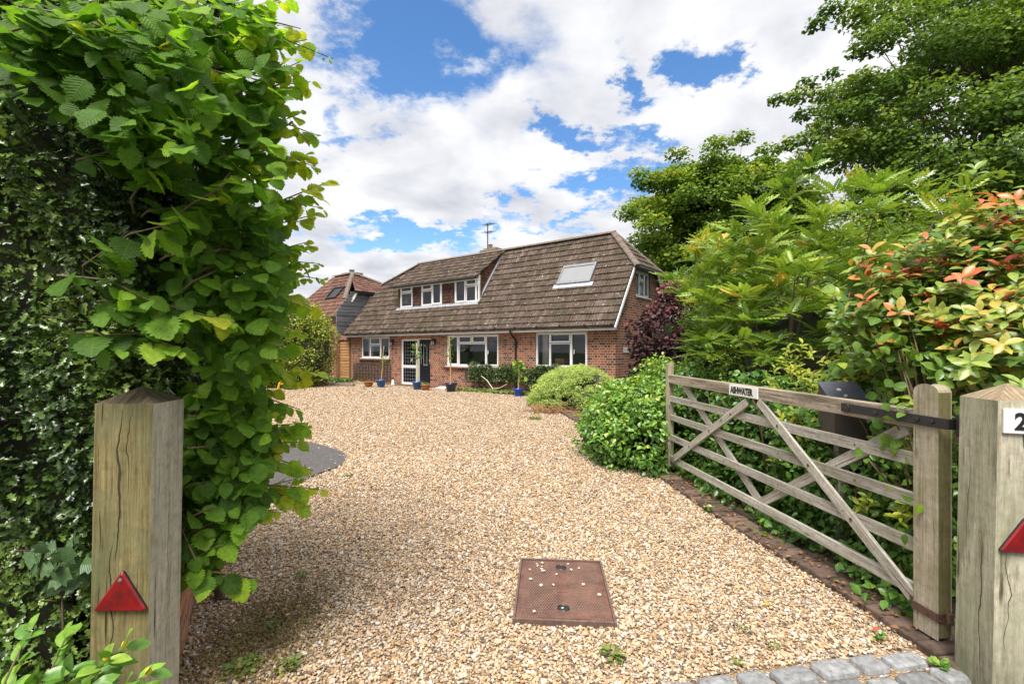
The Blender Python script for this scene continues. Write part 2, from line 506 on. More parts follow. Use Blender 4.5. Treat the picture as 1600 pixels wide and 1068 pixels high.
def brickmat(name, c1, c2, c3, mortar, bw=.225, rh=.078, ms=.011, var=.5):
    m, nt = new_mat(name)
    uv = nd(nt, 'ShaderNodeTexCoord').outputs['UV']
    b = nd(nt, 'ShaderNodeTexBrick', {'Vector': uv, 'Scale': 1.0, 'Mortar Size': ms, 'Mortar Smooth': .15, 'Bias': 0.0, 'Brick Width': bw, 'Row Height': rh,
                                      'Color1': (0, 0, 0, 1), 'Color2': (1, 1, 1, 1), 'Mortar': (0, 0, 0, 1)}, offset=.5, squash=.5, squash_frequency=2)
    n = nd(nt, 'ShaderNodeTexNoise', {'Vector': uv, 'Scale': 22.0, 'Detail': 6.0, 'Roughness': .7})
    big = nd(nt, 'ShaderNodeTexNoise', {'Vector': uv, 'Scale': .9, 'Detail': 4.0})
    k = mth(nt, 'ADD', nd(nt, 'ShaderNodeSeparateColor', {0: b.outputs['Color']}).outputs[0], mth(nt, 'MULTIPLY', mth(nt, 'SUBTRACT', n.outputs[0], .5), .35))
    c = ramp(nt, k, [(.0, c3), (.20, c3), (.27, c1), (.7, c2), (1.0, [q * 1.25 for q in c2])])
    c = mix(nt, 1.0, c, ramp(nt, n.outputs[0], [(.3, .7), (.7, 1.25)]), 'MULTIPLY')
    c = mix(nt, 1.0, c, ramp(nt, big.outputs[0], [(.3, .85), (.7, 1.15)]), 'MULTIPLY')
    mo = ramp(nt, n.outputs[0], [(.3, [q * .7 for q in mortar]), (.7, mortar)])
    c = mix(nt, b.outputs['Fac'], c, mo)
    h = mth(nt, 'SUBTRACT', mth(nt, 'MULTIPLY', n.outputs[0], .3), b.outputs['Fac'])
    finish(nt, c, .85, h, .5, .008, .2)
    return m


def tilemat(name, stops, lichen=.8, moss=(.05, .05, .02)):
    m, nt = new_mat(name)
    t = nd(nt, 'ShaderNodeTexCoord').outputs['Object']
    c = ramp(nt, rnd_attr(nt), stops)
    n = nd(nt, 'ShaderNodeTexNoise', {'Vector': t, 'Scale': 9.0, 'Detail': 8.0, 'Roughness': .7})
    c = mix(nt, 1.0, c, ramp(nt, n.outputs[0], [(.25, .55), (.5, 1.0), (.75, 1.45)]), 'MULTIPLY')
    mp = nd(nt, 'ShaderNodeMapping', {'Vector': t, 'Scale': (34.0, 2.2, 2.2)})
    sk_ = nd(nt, 'ShaderNodeTexNoise', {'Vector': mp.outputs[0], 'Scale': 1.0, 'Detail': 4.0, 'Roughness': .6})
    c = mix(nt, 1.0, c, ramp(nt, sk_.outputs[0], [(.32, .62), (.5, 1.0), (.68, 1.32)]), 'MULTIPLY')
    l = nd(nt, 'ShaderNodeTexNoise', {'Vector': t, 'Scale': 7.5, 'Detail': 9.0, 'Roughness': .75})
    lf = nd(nt, 'ShaderNodeMapRange', {0: l.outputs[0], 1: .60, 2: .64}).outputs[0]
    c = mix(nt, mth(nt, 'MULTIPLY', lf, lichen), c, (.50, .47, .42))
    g = nd(nt, 'ShaderNodeTexNoise', {'Vector': t, 'Scale': 1.4, 'Detail': 8.0, 'Roughness': .65})
    c = mix(nt, mth(nt, 'MULTIPLY', nd(nt, 'ShaderNodeMapRange', {0: g.outputs[0], 1: .48, 2: .68}).outputs[0], .65), c, moss)
    finish(nt, c, .9, n.outputs[0], .5, .01, .2)
    return m


STONES = [(0.00, (0.116, 0.091, 0.067)), (0.09, (0.216, 0.153, 0.094)), (0.18, (0.359, 0.237, 0.129)), (0.32, (0.460, 0.322, 0.183)), (0.46, (0.544, 0.411, 0.265)), (0.60, (0.594, 0.479, 0.350)), (0.74, (0.426, 0.237, 0.112)), (0.83, (0.662, 0.581, 0.485)), (0.92, (0.292, 0.237, 0.197)), (1.00, (0.712, 0.674, 0.638))]


def gravelmat(name):
    m, nt = new_mat(name)
    t = nd(nt, 'ShaderNodeTexCoord').outputs['Object']
    wp = nd(nt, 'ShaderNodeTexNoise', {'Vector': t, 'Scale': 30.0, 'Detail': 2.0})
    vt = nd(nt, 'ShaderNodeVectorMath', {0: t, 1: nd(nt, 'ShaderNodeVectorMath', {0: wp.outputs['Color'], 3: .02}, operation='SCALE').outputs[0]}, operation='ADD').outputs[0]
    v = nd(nt, 'ShaderNodeTexVoronoi', {'Vector': vt, 'Scale': 46.0, 'Randomness': 1.0}, voronoi_dimensions='2D')
    e = nd(nt, 'ShaderNodeTexVoronoi', {'Vector': vt, 'Scale': 46.0, 'Randomness': 1.0}, voronoi_dimensions='2D', feature='DISTANCE_TO_EDGE')
    k = nd(nt, 'ShaderNodeSeparateColor', {0: v.outputs['Color']})
    c = ramp(nt, k.outputs[0], STONES)
    ef = nd(nt, 'ShaderNodeMapRange', {0: e.outputs['Distance'], 1: .09, 2: .0}).outputs[0]
    c = mix(nt, mth(nt, 'MULTIPLY', ef, .35), c, (.20, .135, .075))
    big = nd(nt, 'ShaderNodeTexNoise', {'Vector': t, 'Scale': .8, 'Detail': 5.0})
    c = mix(nt, 1.0, c, ramp(nt, big.outputs[0], [(.3, .86), (.7, 1.1)]), 'MULTIPLY')
    # moss and dirt near the left gate post and by the kerb
    h = mth(nt, 'ADD', mth(nt, 'MULTIPLY', mth(nt, 'MINIMUM', e.outputs['Distance'], .3), 2.0), mth(nt, 'MULTIPLY', k.outputs[1], .7))
    finish(nt, c, .8, h, .9, .02, .3)
    return m


def stonemat(name):
    m, nt = new_mat(name)
    t = nd(nt, 'ShaderNodeTexCoord').outputs['Object']
    c = ramp(nt, rnd_attr(nt), STONES)
    n = nd(nt, 'ShaderNodeTexNoise', {'Vector': t, 'Scale': 90.0, 'Detail': 3.0})
    c = mix(nt, 1.0, c, ramp(nt, n.outputs[0], [(.3, .75), (.7, 1.2)]), 'MULTIPLY')
    finish(nt, c, .75, None, spec=.35)
    return m


def glassmat(name, tint=(.78, .8, .78), refl=.015):
    m, nt = new_mat(name)
    fr = nd(nt, 'ShaderNodeFresnel', {0: 1.5}).outputs[0]
    f = mth(nt, 'ADD', mth(nt, 'MULTIPLY', fr, 1.0), refl, clamp=True)
    a = nd(nt, 'ShaderNodeBsdfTransparent', {0: (*tint, 1)})
    b = nd(nt, 'ShaderNodeBsdfGlossy', {0: (.9, .95, 1, 1), 1: .02})
    ms = nd(nt, 'ShaderNodeMixShader', {0: f, 1: a.outputs[0], 2: b.outputs[0]})
    nd(nt, 'ShaderNodeOutputMaterial', {0: ms.outputs[0]})
    return m


M = {}
M['brick'] = brickmat('red_brick', (.20, .064, .038), (.28, .100, .053), (.060, .034, .034), (.46, .36, .27), ms=.0095)
M['old_brick'] = brickmat('orange_brick', (.40, .15, .07), (.50, .20, .10), (.28, .10, .06), (.36, .30, .24))
M['white'] = plain('white_upvc', (.80, .80, .80), .35, .04, 5, .02)
M['black'] = plain('black_plastic', (.012, .012, .014), .35, .3, 9, .05)
M['blackdoor'] = plain('black_door_paint', (.010, .011, .016), .3, .2, 6, .03)
M['lead'] = plain('lead_flashing', (.36, .38, .42), .5, .2, 9, .2)
M['tile'] = tilemat('brown_roof_tile', [(0, (.082, .058, .046)), (.4, (.100, .072, .057)), (.75, (.118, .087, .070)), (1, (.148, .114, .092))])
M['tileshade'] = plain('tile_edge_shade', (.030, .022, .017), .95, .3, 20, .2)  # near-black lip colour stands in for the shadow under each tile course
M['redtile'] = tilemat('red_roof_tile', [(0, (.10, .048, .037)), (.5, (.145, .068, .052)), (1, (.20, .105, .08))], .25)
M['hung'] = tilemat('hung_tile', [(0, (.062, .034, .029)), (.5, (.088, .046, .037)), (1, (.125, .062, .047))], .2)
M['hungside'] = tilemat('hung_tile_red', [(0, (.10, .048, .032)), (.5, (.155, .075, .048)), (1, (.21, .105, .065))], .2)
M['ridge'] = plain('ridge_tile', (.155, .122, .096), .9, .5, 14, .5)
M['glass'] = glassmat('window_glass')
M['leaded'] = glassmat('leaded_glass', (.5, .55, .55), .0)
M['skyglass'] = plain('rooflight_blind', (.25, .255, .265), .35, .04, 3, .0)
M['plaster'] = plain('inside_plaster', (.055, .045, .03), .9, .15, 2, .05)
M['curtain'] = plain('curtain_cloth', (.80, .76, .68), .9, .12, 12, .2)
M['card'] = plain('cardboard', (.50, .30, .13), .85, .08, 6, .05)
M['boards'] = wood('grey_weatherboard', (.17, .175, .19), (.36, .36, .37), stain_amt=.6, grain=30)
M['fence'] = wood('orange_fence_board', (.30, .15, .06), (.52, .30, .14), stain_amt=.35, grain=40)
M['rail'] = wood('weathered_gate_wood', (.26, .24, .205), (.60, .57, .51), stain=(.10, .085, .065), stain_amt=.45, grain=75, algae=((.20, .18, .07), .25))
M['toprail'] = wood('stained_gate_wood', (.20, .16, .12), (.50, .42, .32), stain=(.035, .028, .025), stain_amt=.9, grain=60)
M['stile'] = wood('gate_stile_wood', (.29, .25, .18), (.56, .50, .40), stain_amt=.3, grain=80, algae=((.19, .17, .05), .45))
M['stileside'] = wood('gate_stile_side', (.13, .11, .05), (.26, .22, .11), stain_amt=.5, grain=60, algae=((.10, .105, .03), .6))
M['postfront'] = wood('olive_post_wood', (.150, .118, .046), (.38, .305, .145), stain=(.055, .042, .02), stain_amt=.7, grain=85, algae=((.165, .175, .085), .6),
                      blotch=((.06, .045, .022), .6), cracks=((-.012, .72, 1.28, .0045), (-.03, .30, .80, .0030), (.02, .95, 1.30, .002)))
M['postside'] = wood('bleached_post_wood', (.36, .335, .26), (.62, .58, .48), stain=(.16, .13, .09), stain_amt=.35, grain=60, cracks=((.01, .2, 1.2, .0012),))
M['postcap'] = wood('dark_post_top', (.05, .04, .026), (.20, .155, .10), stain=(.02, .018, .012), stain_amt=.7, grain=60)
M['palefront'] = wood('pale_green_post', (.27, .25, .165), (.55, .52, .40), stain=(.115, .09, .05), stain_amt=.75, grain=38, algae=((.33, .36, .23), .5),
                      blotch=((.10, .068, .034), .72), cracks=((.035, .05, .75, .0035), (-.045, .55, 1.2, .002)))
M['paleside'] = wood('pale_face_post', (.33, .29, .20), (.62, .58, .46), stain=(.15, .115, .065), stain_amt=.75, grain=45, algae=((.38, .41, .27), .4),
                     blotch=((.13, .09, .045), .62), cracks=((.03, .35, .95, .003), (-.01, .9, 1.3, .003), (-.06, .2, .7, .002)))
M['palecap'] = wood('brown_post_top', (.17, .12, .07), (.44, .35, .24), stain=(.08, .055, .03), stain_amt=.6, grain=70)
M['iron'] = plain('black_iron', (.016, .015, .016), .45, .4, 25, .25)
M['rust'] = plain('rusty_iron', (.085, .042, .028), .7, .4, 40, .3)
M['red'] = plain('red_reflector', (.27, .006, .010), .22, .18, 60, .1)
m_, nt_ = new_mat('red_reflector')
t_ = nd(nt_, 'ShaderNodeTexCoord').outputs['Object']
v_ = nd(nt_, 'ShaderNodeTexVoronoi', {'Vector': t_, 'Scale': 210.0, 'Randomness': .0})
n_ = nd(nt_, 'ShaderNodeTexNoise', {'Vector': t_, 'Scale': 22.0, 'Detail': 8.0, 'Roughness': .7})
c_ = ramp(nt_, n_.outputs[0], [(.30, (.085, .010, .010)), (.5, (.235, .006, .010)), (.7, (.32, .012, .012))])
finish(nt_, mix(nt_, .35, c_, mix(nt_, 1.0, c_, ramp(nt_, v_.outputs['Distance'], [(.0, 1.6), (.6, .4)]), 'MULTIPLY')), .28, v_.outputs['Distance'], .45, .002, .5)
M['red'] = m_
M['paint'] = plain('white_plate', (.80, .79, .76), .4, .05, 20, .03)
M['ink'] = plain('black_lettering', (.012, .012, .013), .5, .1, 20, 0)
M['boxmetal'] = plain('post_box_lid', (.13, .14, .18), .38, .15, 10, .03)
M['boxbody'] = plain('post_box_body', (.085, .068, .060), .5, .15, 8, .03)
M['bark'] = plain('bark', (.10, .075, .05), .9, .4, 20, .6)
M['twig'] = plain('twig_bark', (.095, .070, .038), .8, .35, 40, .3)
M['hazeltwig'] = plain('hazel_twig', (.15, .11, .05), .7, .3, 40, .2)
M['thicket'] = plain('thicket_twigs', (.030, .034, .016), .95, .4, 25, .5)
M['gravel'] = gravelmat('pea_gravel')
M['stone'] = stonemat('gravel_stone')
M['tarmac'] = plain('tarmac', (.085, .078, .076), .9, .95, 75, 1.0)
M['soil'] = plain('soil', (.085, .062, .040), .95, .4, 9, .6)
M['grassland'] = plain('rough_grass', (.06, .085, .03), .95, .4, 3, .5)
M['road'] = plain('road_asphalt', (.07, .07, .07), .9, .25, 60, .4)
M['kerb'] = plain('old_brick_edging', (.105, .068, .050), .9, .5, 16, .6, rv=.35)
M['sett'] = plain('granite_sett', (.195, .198, .203), .7, .4, 30, .6, rv=.28)
M['cover'] = plain('rusted_cover', (.125, .060, .042), .65, .5, 9, .25)
M['coverworn'] = plain('worn_studs', (.19, .115, .085), .5, .3, 30, .1)
M['coverdark'] = plain('worn_cover_metal', (.13, .085, .068), .6, .3, 30, .2)
M['blueglaze'] = plain('blue_glaze', (.015, .085, .26), .2, .3, 6, .03)
M['navyglaze'] = plain('navy_glaze', (.010, .018, .05), .18, .3, 6, .03)
M['brightblue'] = plain('bright_blue_glaze', (.010, .055, .42), .18, .2, 6, .03)
M['terracotta'] = plain('terracotta', (.32, .12, .05), .7, .25, 10, .1)
M['cane'] = plain('bamboo_cane', (.50, .33, .13), .6, .2, 20, .1)
M['palestem'] = plain('pale_stem', (.52, .48, .34), .7, .2, 20, .1)
M['trellis'] = plain('grey_trellis', (.060, .052, .046), .85, .4, 12, .3)
M['slab'] = plain('white_slab', (.62, .61, .58), .7, .1, 8, .1)
M['straw'] = plain('dead_fern', (.22, .115, .045), .9, .4, 20, .2)
M['yellow'] = plain('yellow_plastic', (.75, .42, .02), .4, .1, 8, .02)
M['teal'] = plain('teal_plastic', (.03, .33, .24), .4, .1, 8, .02)
M['mortar'] = plain('stone_cap', (.21, .17, .13), .9, .4, 14, .4)
M['alu'] = plain('aluminium', (.30, .31, .33), .4, .15, 10, .03, metal=.6)
# leaves
M['L_hazel'] = leafmat('hazel_leaf', [(0, (.056, .120, .020)), (.3, (.130, .270, .034)), (.6, (.235, .42, .045)), (.88, (.37, .54, .055)), (1, (.50, .54, .06))], .52, .5, True, .2, (1.3, 1.35, .45))
M['L_holly'] = leafmat('holly_leaf', [(0, (.022, .042, .012)), (.5, (.060, .112, .022)), (.85, (.14, .225, .04)), (1, (.26, .35, .09))], .15, .25, False, .5)
M['L_hedge'] = leafmat('golden_hedge_leaf', [(0, (0.061, 0.101, 0.016)), (.4, (0.162, 0.230, 0.027)), (.8, (0.378, 0.432, 0.047)), (1, (0.567, 0.567, 0.095))], .30, .4)
M['L_ever'] = leafmat('bright_evergreen_leaf', [(0, (0.053, 0.128, 0.024)), (.5, (0.128, 0.277, 0.042)), (.85, (0.240, 0.420, 0.060)), (1, (0.450, 0.510, 0.090))], .25, .3, False, .5)
M['L_hebe'] = leafmat('hebe_leaf', [(0, (.22, .31, .085)), (.5, (.40, .52, .15)), (1, (.54, .63, .23))], .38, .6, False, .2)
M['L_smoke'] = leafmat('purple_leaf', [(0, (.034, .019, .022)), (.55, (.065, .033, .036)), (.85, (.11, .047, .050)), (1, (.26, .09, .10))], .25, .5, tcol=(1.2, .75, .65))
M['L_syca'] = leafmat('sycamore_leaf', [(0, (.056, .115, .018)), (.5, (.145, .245, .032)), (.85, (.25, .34, .042)), (1, (.38, .41, .06))], .36, .5, False, .2)
M['L_tree'] = leafmat('beech_leaf', [(0, (.046, .098, .022)), (.5, (.108, .195, .034)), (.85, (.19, .295, .048)), (1, (.32, .38, .07))], .38, .5, False, .2)
M['L_maho'] = leafmat('pinnate_leaf', [(0, (.095, .19, .034)), (.4, (.20, .33, .05)), (.75, (.34, .46, .08)), (.97, (.46, .50, .10)), (1, (.58, .38, .06))], .28, .24, False, .65)
M['L_phot'] = leafmat('red_tipped_leaf', [(0, (.065, .145, .028)), (.3, (.145, .26, .046)), (.6, (.34, .43, .09)), (.70, (.54, .41, .09)), (.80, (.62, .24, .08)), (1, (.55, .10, .075))], .30, .28, False, .4, (1.2, 1.1, .5))
M['L_broad'] = leafmat('broad_leaf', [(0, (.045, .10, .020)), (.5, (.115, .22, .032)), (.85, (.22, .35, .045)), (1, (.42, .48, .06))], .38, .42, True, .25)
M['L_golden'] = leafmat('lime_shoot_leaf', [(0, (0.156, 0.221, 0.026)), (.5, (0.312, 0.377, 0.039)), (1, (0.546, 0.546, 0.065))], .35, .35)
M['L_dark'] = leafmat('dark_ivy_leaf', [(0, (0.029, 0.058, 0.019)), (.6, (0.067, 0.115, 0.032)), (1, (0.160, 0.208, 0.056))], .2, .35)
M['L_ivy'] = leafmat('ivy_leaf', [(0, (.045, .095, .036)), (1, (.095, .165, .065))], .2, .4, True)
M['L_weed'] = leafmat('weed_leaf', [(0, (0.091, 0.156, 0.026)), (.6, (0.182, 0.260, 0.052)), (1, (0.312, 0.312, 0.091))], .3, .5)
M['L_moss'] = plain('moss', (.20, .15, .045), .95, .4, 30, .5)
M['bud'] = plain('yellow_bud', (.65, .48, .04), .5, .2, 20, .1)
# ------------------------------------------------------------------ the ground
def sheet(name, pts, z, mat, label=None):
    me = bpy.data.meshes.new(name)
    me.from_pydata([(p[0], p[1], z) for p in pts], [], [list(range(len(pts)))])
    o = link_mesh(name, me, mat)
    return tag(o, label, None, None, 'structure')


sheet('ground', [(-400, -60), (400, -60), (400, 900), (-400, 900)], -0.03, M['grassland'])
sheet('road', [(-60, -7), (60, -7), (60, 1.2), (-60, 1.2)], -0.012, M['road'])
EDGE = [(2.06, 2.2), (2.03, 2.65), (1.965, 3.3), (1.84, 4.1), (1.71, 5.73), (1.60, 7.1), (1.46, 8.5), (1.22, 10.8), (1.05, 12.2)]
drive = [(-1.5, 1.2), (2.06, 1.2)] + EDGE + [(1.2, 14.6), (3.2, 14.9), (2.6, 17.0), (-9.0, 24.4), (-16, 24.0), (-16, 12), (-9, 6.0), (-3.6, 2.6), (-1.7, 2.2)]
sheet('gravel_drive', drive, 0.0, M['gravel'])
tp = [(-3.72 + 1.48 * math.cos(t) * (1 + .035 * math.sin(5 * t) + .018 * math.sin(13 * t + 1)), 6.05 + 1.70 * math.sin(t) * (1 + .03 * math.sin(4 * t + 2) + .02 * math.sin(11 * t))) for t in [i * math.pi / 32 for i in range(64)]]
sheet('tarmac_patch', tp, 0.021, M['tarmac'], 'dark round tarmac patch in the gravel by the hazel')
sheet('planting_bed', [(2.2, 1.2), (9, 1.2), (14, 20), (4.0, 14.2), (1.35, 13.2)] + [(p[0] + .1, p[1]) for p in EDGE[::-1]], -0.006, M['soil'])
# narrow bed at the foot of the house wall, in house coordinates further down

# ------------------------------------------------------------------ the house
E = np.array([.791, -.612]); NB = np.array([.612, .791])
HQ = np.array([3.06, 14.24]); HZ = math.atan2(-.612, .791)
house = empty('brick_bungalow', (HQ[0], HQ[1], 0), HZ, 'red brick bungalow with steep brown tiled roof, white windows and long dormer', 'house')
EZ, TAN, RY = 2.24, 1.396, 2.40
RZ = EZ + TAN * RY


def to_local(p):
    d = np.array(p[:2]) - HQ
    return np.array([d @ E, d @ NB, p[2]])


def hit(px, py, p0, n):
    """ray through a pixel meets a plane given in house coordinates"""
    o = to_local((0, 0, CAM_H)); w = PX(px, py, 1.0)
    dl = np.array([w[:2] @ E, w[:2] @ NB, w[2] - CAM_H])
    p0, n = np.array(p0), np.array(n)
    return o + dl * (((p0 - o) @ n) / (dl @ n))


def FP(px, py, yl):
    return hit(px, py, (0, yl, 0), (0, 1, 0))


def SP(px, py):
    return hit(px, py, (0, 0, EZ), (0, -TAN, 1))


WY = 0.28
XL, XR = -13.80, -0.12
WT = 2.14
rect = {}
for key, (x0, y0, x1, y1) in {'w1': (564, 526, 608.3, 559), 'door': (626.2, 529, 672.4, 601), 'w2': (697.6, 522.6, 778.8, 572), 'w3': (836.2, 518.6, 917.6, 573.6)}.items():
    a = FP(x0, y0, WY); b = FP(x1, y1, WY); c = FP(x0, y1, WY); d = FP(x1, y0, WY)
    rect[key] = [a[0], b[0], (b[2] + c[2]) / 2, (a[2] + d[2]) / 2]
rect['door'][2] = 0.03
for k in rect: rect[k][3] = min(rect[k][3], WT - .05)


def wall_with_holes(mb, x0, x1, z0, z1, holes, P, th, mi=0):
    """P(x, z, depth) -> point; holes (x0,x1,z0,z1)"""
    xs = sorted({x0, x1, *[h[0] for h in holes], *[h[1] for h in holes]})
    zs = sorted({z0, z1, *[h[2] for h in holes], *[h[3] for h in holes]})
    for i in range(len(xs) - 1):
        for j in range(len(zs) - 1):
            cx, cz = (xs[i] + xs[i + 1]) / 2, (zs[j] + zs[j + 1]) / 2
            if any(h[0] < cx < h[1] and h[2] < cz < h[3] for h in holes): continue
            q = [(xs[i], zs[j]), (xs[i + 1], zs[j]), (xs[i + 1], zs[j + 1]), (xs[i], zs[j + 1])]
            mb.poly([P(x, z, 0) for x, z in q], q, mi)
            mb.poly([P(x, z, th) for x, z in q[::-1]], q[::-1], mi)
    for h in holes:
        a, b, c, d = h
        for (p, q) in (((a, c), (a, d)), ((a, d), (b, d)), ((b, d), (b, c)), ((b, c), (a, c))):
            mb.poly([P(*p, 0), P(*q, 0), P(*q, th), P(*p, th)], [(p[0] + p[1], 0), (q[0] + q[1], 0), (q[0] + q[1], th), (p[0] + p[1], th)], mi)


mb = MB(3)
wall_with_holes(mb, XL, XR, 0, WT + .1, [tuple(r) for r in rect.values()], lambda x, z, d: (x, WY + d, z), .26)
# gable ends (right with a window hole)
gh = (1.81, 3.01, 3.26, 4.13)


def zlim(y): return EZ + TAN * min(y, 2 * RY - y) - .06


for (xx, hole, sg) in ((XR, gh, 1), (XL, None, -1)):
    ys = [WY] + ([1.3, 1.41, 1.81, 2.4, 3.01, 3.39] if hole else [1.3, 1.41, 2.4, 3.39]) + [2 * RY - WY]
    top = lambda y: min(zlim(y), 4.17)
    for i in range(len(ys) - 1):
        a, b = ys[i], ys[i + 1]
        segs = [(0, None)]
        if hole and a >= hole[0] - .01 and b <= hole[1] + .01:
            segs = [(0, hole[2]), (hole[3], None)]
        for (lo, hi) in segs:
            q = [(a, lo), (b, lo), (b, top(b) if hi is None else hi), (a, top(a) if hi is None else hi)]
            mb.poly([(xx, y, z) for y, z in q], q)
            mb.poly([(xx - sg * .25, y, z) for y, z in q], q)
a, b, c, d = gh
for (p, q) in (((a, c), (a, d)), ((a, d), (b, d)), ((b, d), (b, c)), ((b, c), (a, c))):
    mb.poly([(XR, p[0], p[1]), (XR, q[0], q[1]), (XR - .25, q[0], q[1]), (XR - .25, p[0], p[1])], [(0, 0), (1, 0), (1, .2), (0, .2)])
yb = 2 * RY - WY
q = [(XL, 0), (XR, 0), (XR, WT + .1), (XL, WT + .1)]
mb.poly([(x, yb, z) for x, z in q], q)
wall = mb.build('wall', M['brick'], house)
# soldier course over the door, brick sills under the windows
mb = MB(4)
dr = rect['door']
nb = int((dr[1] - dr[0] + .2) / .075)
for i in range(nb):
    mb.box((dr[0] - .1 + (i + .5) * .075, WY - .004, (dr[3] + WT) / 2 + .01), (.064, .03, WT - dr[3] - .03), g=2)
mb.build('door_lintel', M['old_brick'], house, bevel=.003)
for k in ('w1', 'w2', 'w3'):
    mb = MB(5)
    r = rect[k]
    mb.box(((r[0] + r[1]) / 2, WY - .03, r[2] - .065), (r[1] - r[0] + .16, .12, .06))
    mb.build('brick_sill', M['hungside'], house, bevel=.006)
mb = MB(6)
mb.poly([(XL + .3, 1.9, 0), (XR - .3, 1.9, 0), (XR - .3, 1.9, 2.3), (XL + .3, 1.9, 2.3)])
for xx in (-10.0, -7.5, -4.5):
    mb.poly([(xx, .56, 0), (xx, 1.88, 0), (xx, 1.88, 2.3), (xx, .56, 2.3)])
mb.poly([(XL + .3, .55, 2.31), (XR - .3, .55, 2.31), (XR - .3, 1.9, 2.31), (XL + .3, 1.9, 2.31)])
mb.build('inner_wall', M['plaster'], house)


def ring(mb, P, x0, x1, z0, z1, w, d0, d1, mi=0):
    """frame ring in a wall plane; P(x, z, depth)"""
    def bar(a, b, c, d):
        q = [(a, c), (b, c), (b, d), (a, d)]
        fr = [P(x, z, d0) for x, z in q]; bk = [P(x, z, d1) for x, z in q]
        mb.poly(fr, q, mi); mb.poly(bk[::-1], q, mi)
        for i in range(4):
            j = (i + 1) % 4
            mb.poly([fr[i], bk[i], bk[j], fr[j]], [(0, 0), (.05, 0), (.05, .5), (0, .5)], mi)
    bar(x0, x0 + w, z0, z1); bar(x1 - w, x1, z0, z1)
    bar(x0 + w, x1 - w, z0, z0 + w); bar(x0 + w, x1 - w, z1 - w, z1)


def window(P, r, cells, parent, d=.05, w=.05, sill=True, handle=(), glass=None, name='window'):
    """cells in fractions (x0,x1,z0,z1,casement)"""
    x0, x1, z0, z1 = r
    fm = MB(11); gm = MB(12)
    ring(fm, P, x0, x1, z0, z1, .035, d, d + .07)
    a0, a1, b0, b1 = x0 + .036, x1 - .036, z0 + .036, z1 - .036
    for (fx0, fx1, fz0, fz1, cs) in cells:
        cx0, cx1 = a0 + (a1 - a0) * fx0 + .0015, a0 + (a1 - a0) * fx1 - .0015
        cz0, cz1 = b0 + (b1 - b0) * fz0 + .0015, b0 + (b1 - b0) * fz1 - .0015
        off = -.014 if cs else .008
        ww = w if cs else w * .62
        ring(fm, P, cx0, cx1, cz0, cz1, ww, d + off, d + .06)
        g = d + .03
        q = [(cx0 + ww, cz0 + ww), (cx1 - ww, cz0 + ww), (cx1 - ww, cz1 - ww), (cx0 + ww, cz1 - ww)]
        gm.poly([P(x, z, g) for x, z in q], q)
    o = fm.build(name, M['white'], parent, bevel=.003)
    gm.build('pane', glass or M['glass'], o)
    if sill:
        sm = MB(13)
        q = [(x0 - .02, z0 - .03), (x1 + .02, z0 - .03), (x1 + .02, z0 - .003), (x0 - .02, z0 - .003)]
        fr = [P(x, z, -.05) for x, z in q]; bk = [P(x, z, d + .06) for x, z in q]
        sm.poly(fr); sm.poly(bk[::-1])
        for i in range(4):
            j = (i + 1) % 4
            sm.poly([fr[i], bk[i], bk[j], fr[j]])
        sm.build('sill', M['white'], o)
    for (fx, fz) in handle:
        hm = MB(14)
        c = P(x0 + (x1 - x0) * fx, z0 + (z1 - z0) * fz, d + .0)
        hm.box(c, (.025, .03, .13)); hm.box((c[0], c[1] - .02, c[2] - .03), (.018, .02, .11))
        hm.build('handle', M['white'], o, bevel=.003)
    return o


PF = lambda x, z, d: (x, WY + d, z)
window(PF, rect['w1'], [(0, .29, 0, 1, 0), (.30, .67, 0, .62, 0), (.30, .67, .64, 1, 1), (.68, 1, 0, 1, 1)], house, handle=[(.79, .5)])
window(PF, rect['w2'], [(0, .22, 0, 1, 1), (.225, .76, 0, .74, 0), (.225, .49, .75, 1, 1), (.50, .76, .75, 1, 1), (.765, 1, 0, 1, 1)], house, handle=[(.80, .45)])
window(PF, rect['w3'], [(0, .27, 0, 1, 0), (.275, .69, 0, .70, 0), (.275, .69, .715, 1, 1), (.695, 1, 0, 1, 1)], house, handle=[(.75, .45)])
# side light and front door
x0, x1, z0, z1 = dr
dm = x0 + (x1 - x0) * .585
o = window(PF, (x0, dm, z0, z1), [(0, 1, 0, .385, 0), (0, 1, .39, 1, 0)], house, sill=False, name='side_light', glass=M['leaded'], w=.075)
lm = MB(21)
for i in range(1, 6):
    xx = x0 + .08 + (dm - x0 - .16) * i / 6
    lm.box((xx, WY + .07, (z0 + z1) / 2), (.007, .006, z1 - z0 - .16))
for i in range(1, 12):
    zz = z0 + .08 + (z1 - z0 - .16) * i / 12
    lm.box(((x0 + dm) / 2, WY + .0735, zz), (dm - x0 - .16, .006, .007))
lm.build('lead_strip', M['lead'], o)
fm = MB(22)
ring(fm, PF, dm + .002, x1, z0, z1, .035, .045, .13)
df = fm.build('door_frame', M['white'], house, bevel=.003)
dmb = MB(23)
dx0, dx1 = dm + .040, x1 - .038
dw = dx1 - dx0
dmb.box(((dx0 + dx1) / 2, WY + .10, (z0 + z1) / 2), (dw, .045, z1 - z0 - .08))
for fx in (.27, .73):      # lower moulded panels
    dmb.box((dx0 + dw * fx, WY + .074, z0 + .40), (dw * .36, .012, .56))
door = dmb.build('front_door', M['blackdoor'], house, bevel=.004)
g = MB(24)
for fx in (.26, .76):
    g.box((dx0 + dw * fx, WY + .073, z1 - .62), (dw * .17, .010, .80))
g.build('pane', M['leaded'], door)
g = MB(25)
for fx in (.26, .76):
    for sx in (-.105, .105):
        g.box((dx0 + dw * (fx + sx), WY + .072, z1 - .62), (.016, .012, .84))
g.build('moulding', M['lead'], door)
g = MB(26)
g.box((dx0 + dw * .53, WY + .070, z0 + .84), (.26, .016, .06))
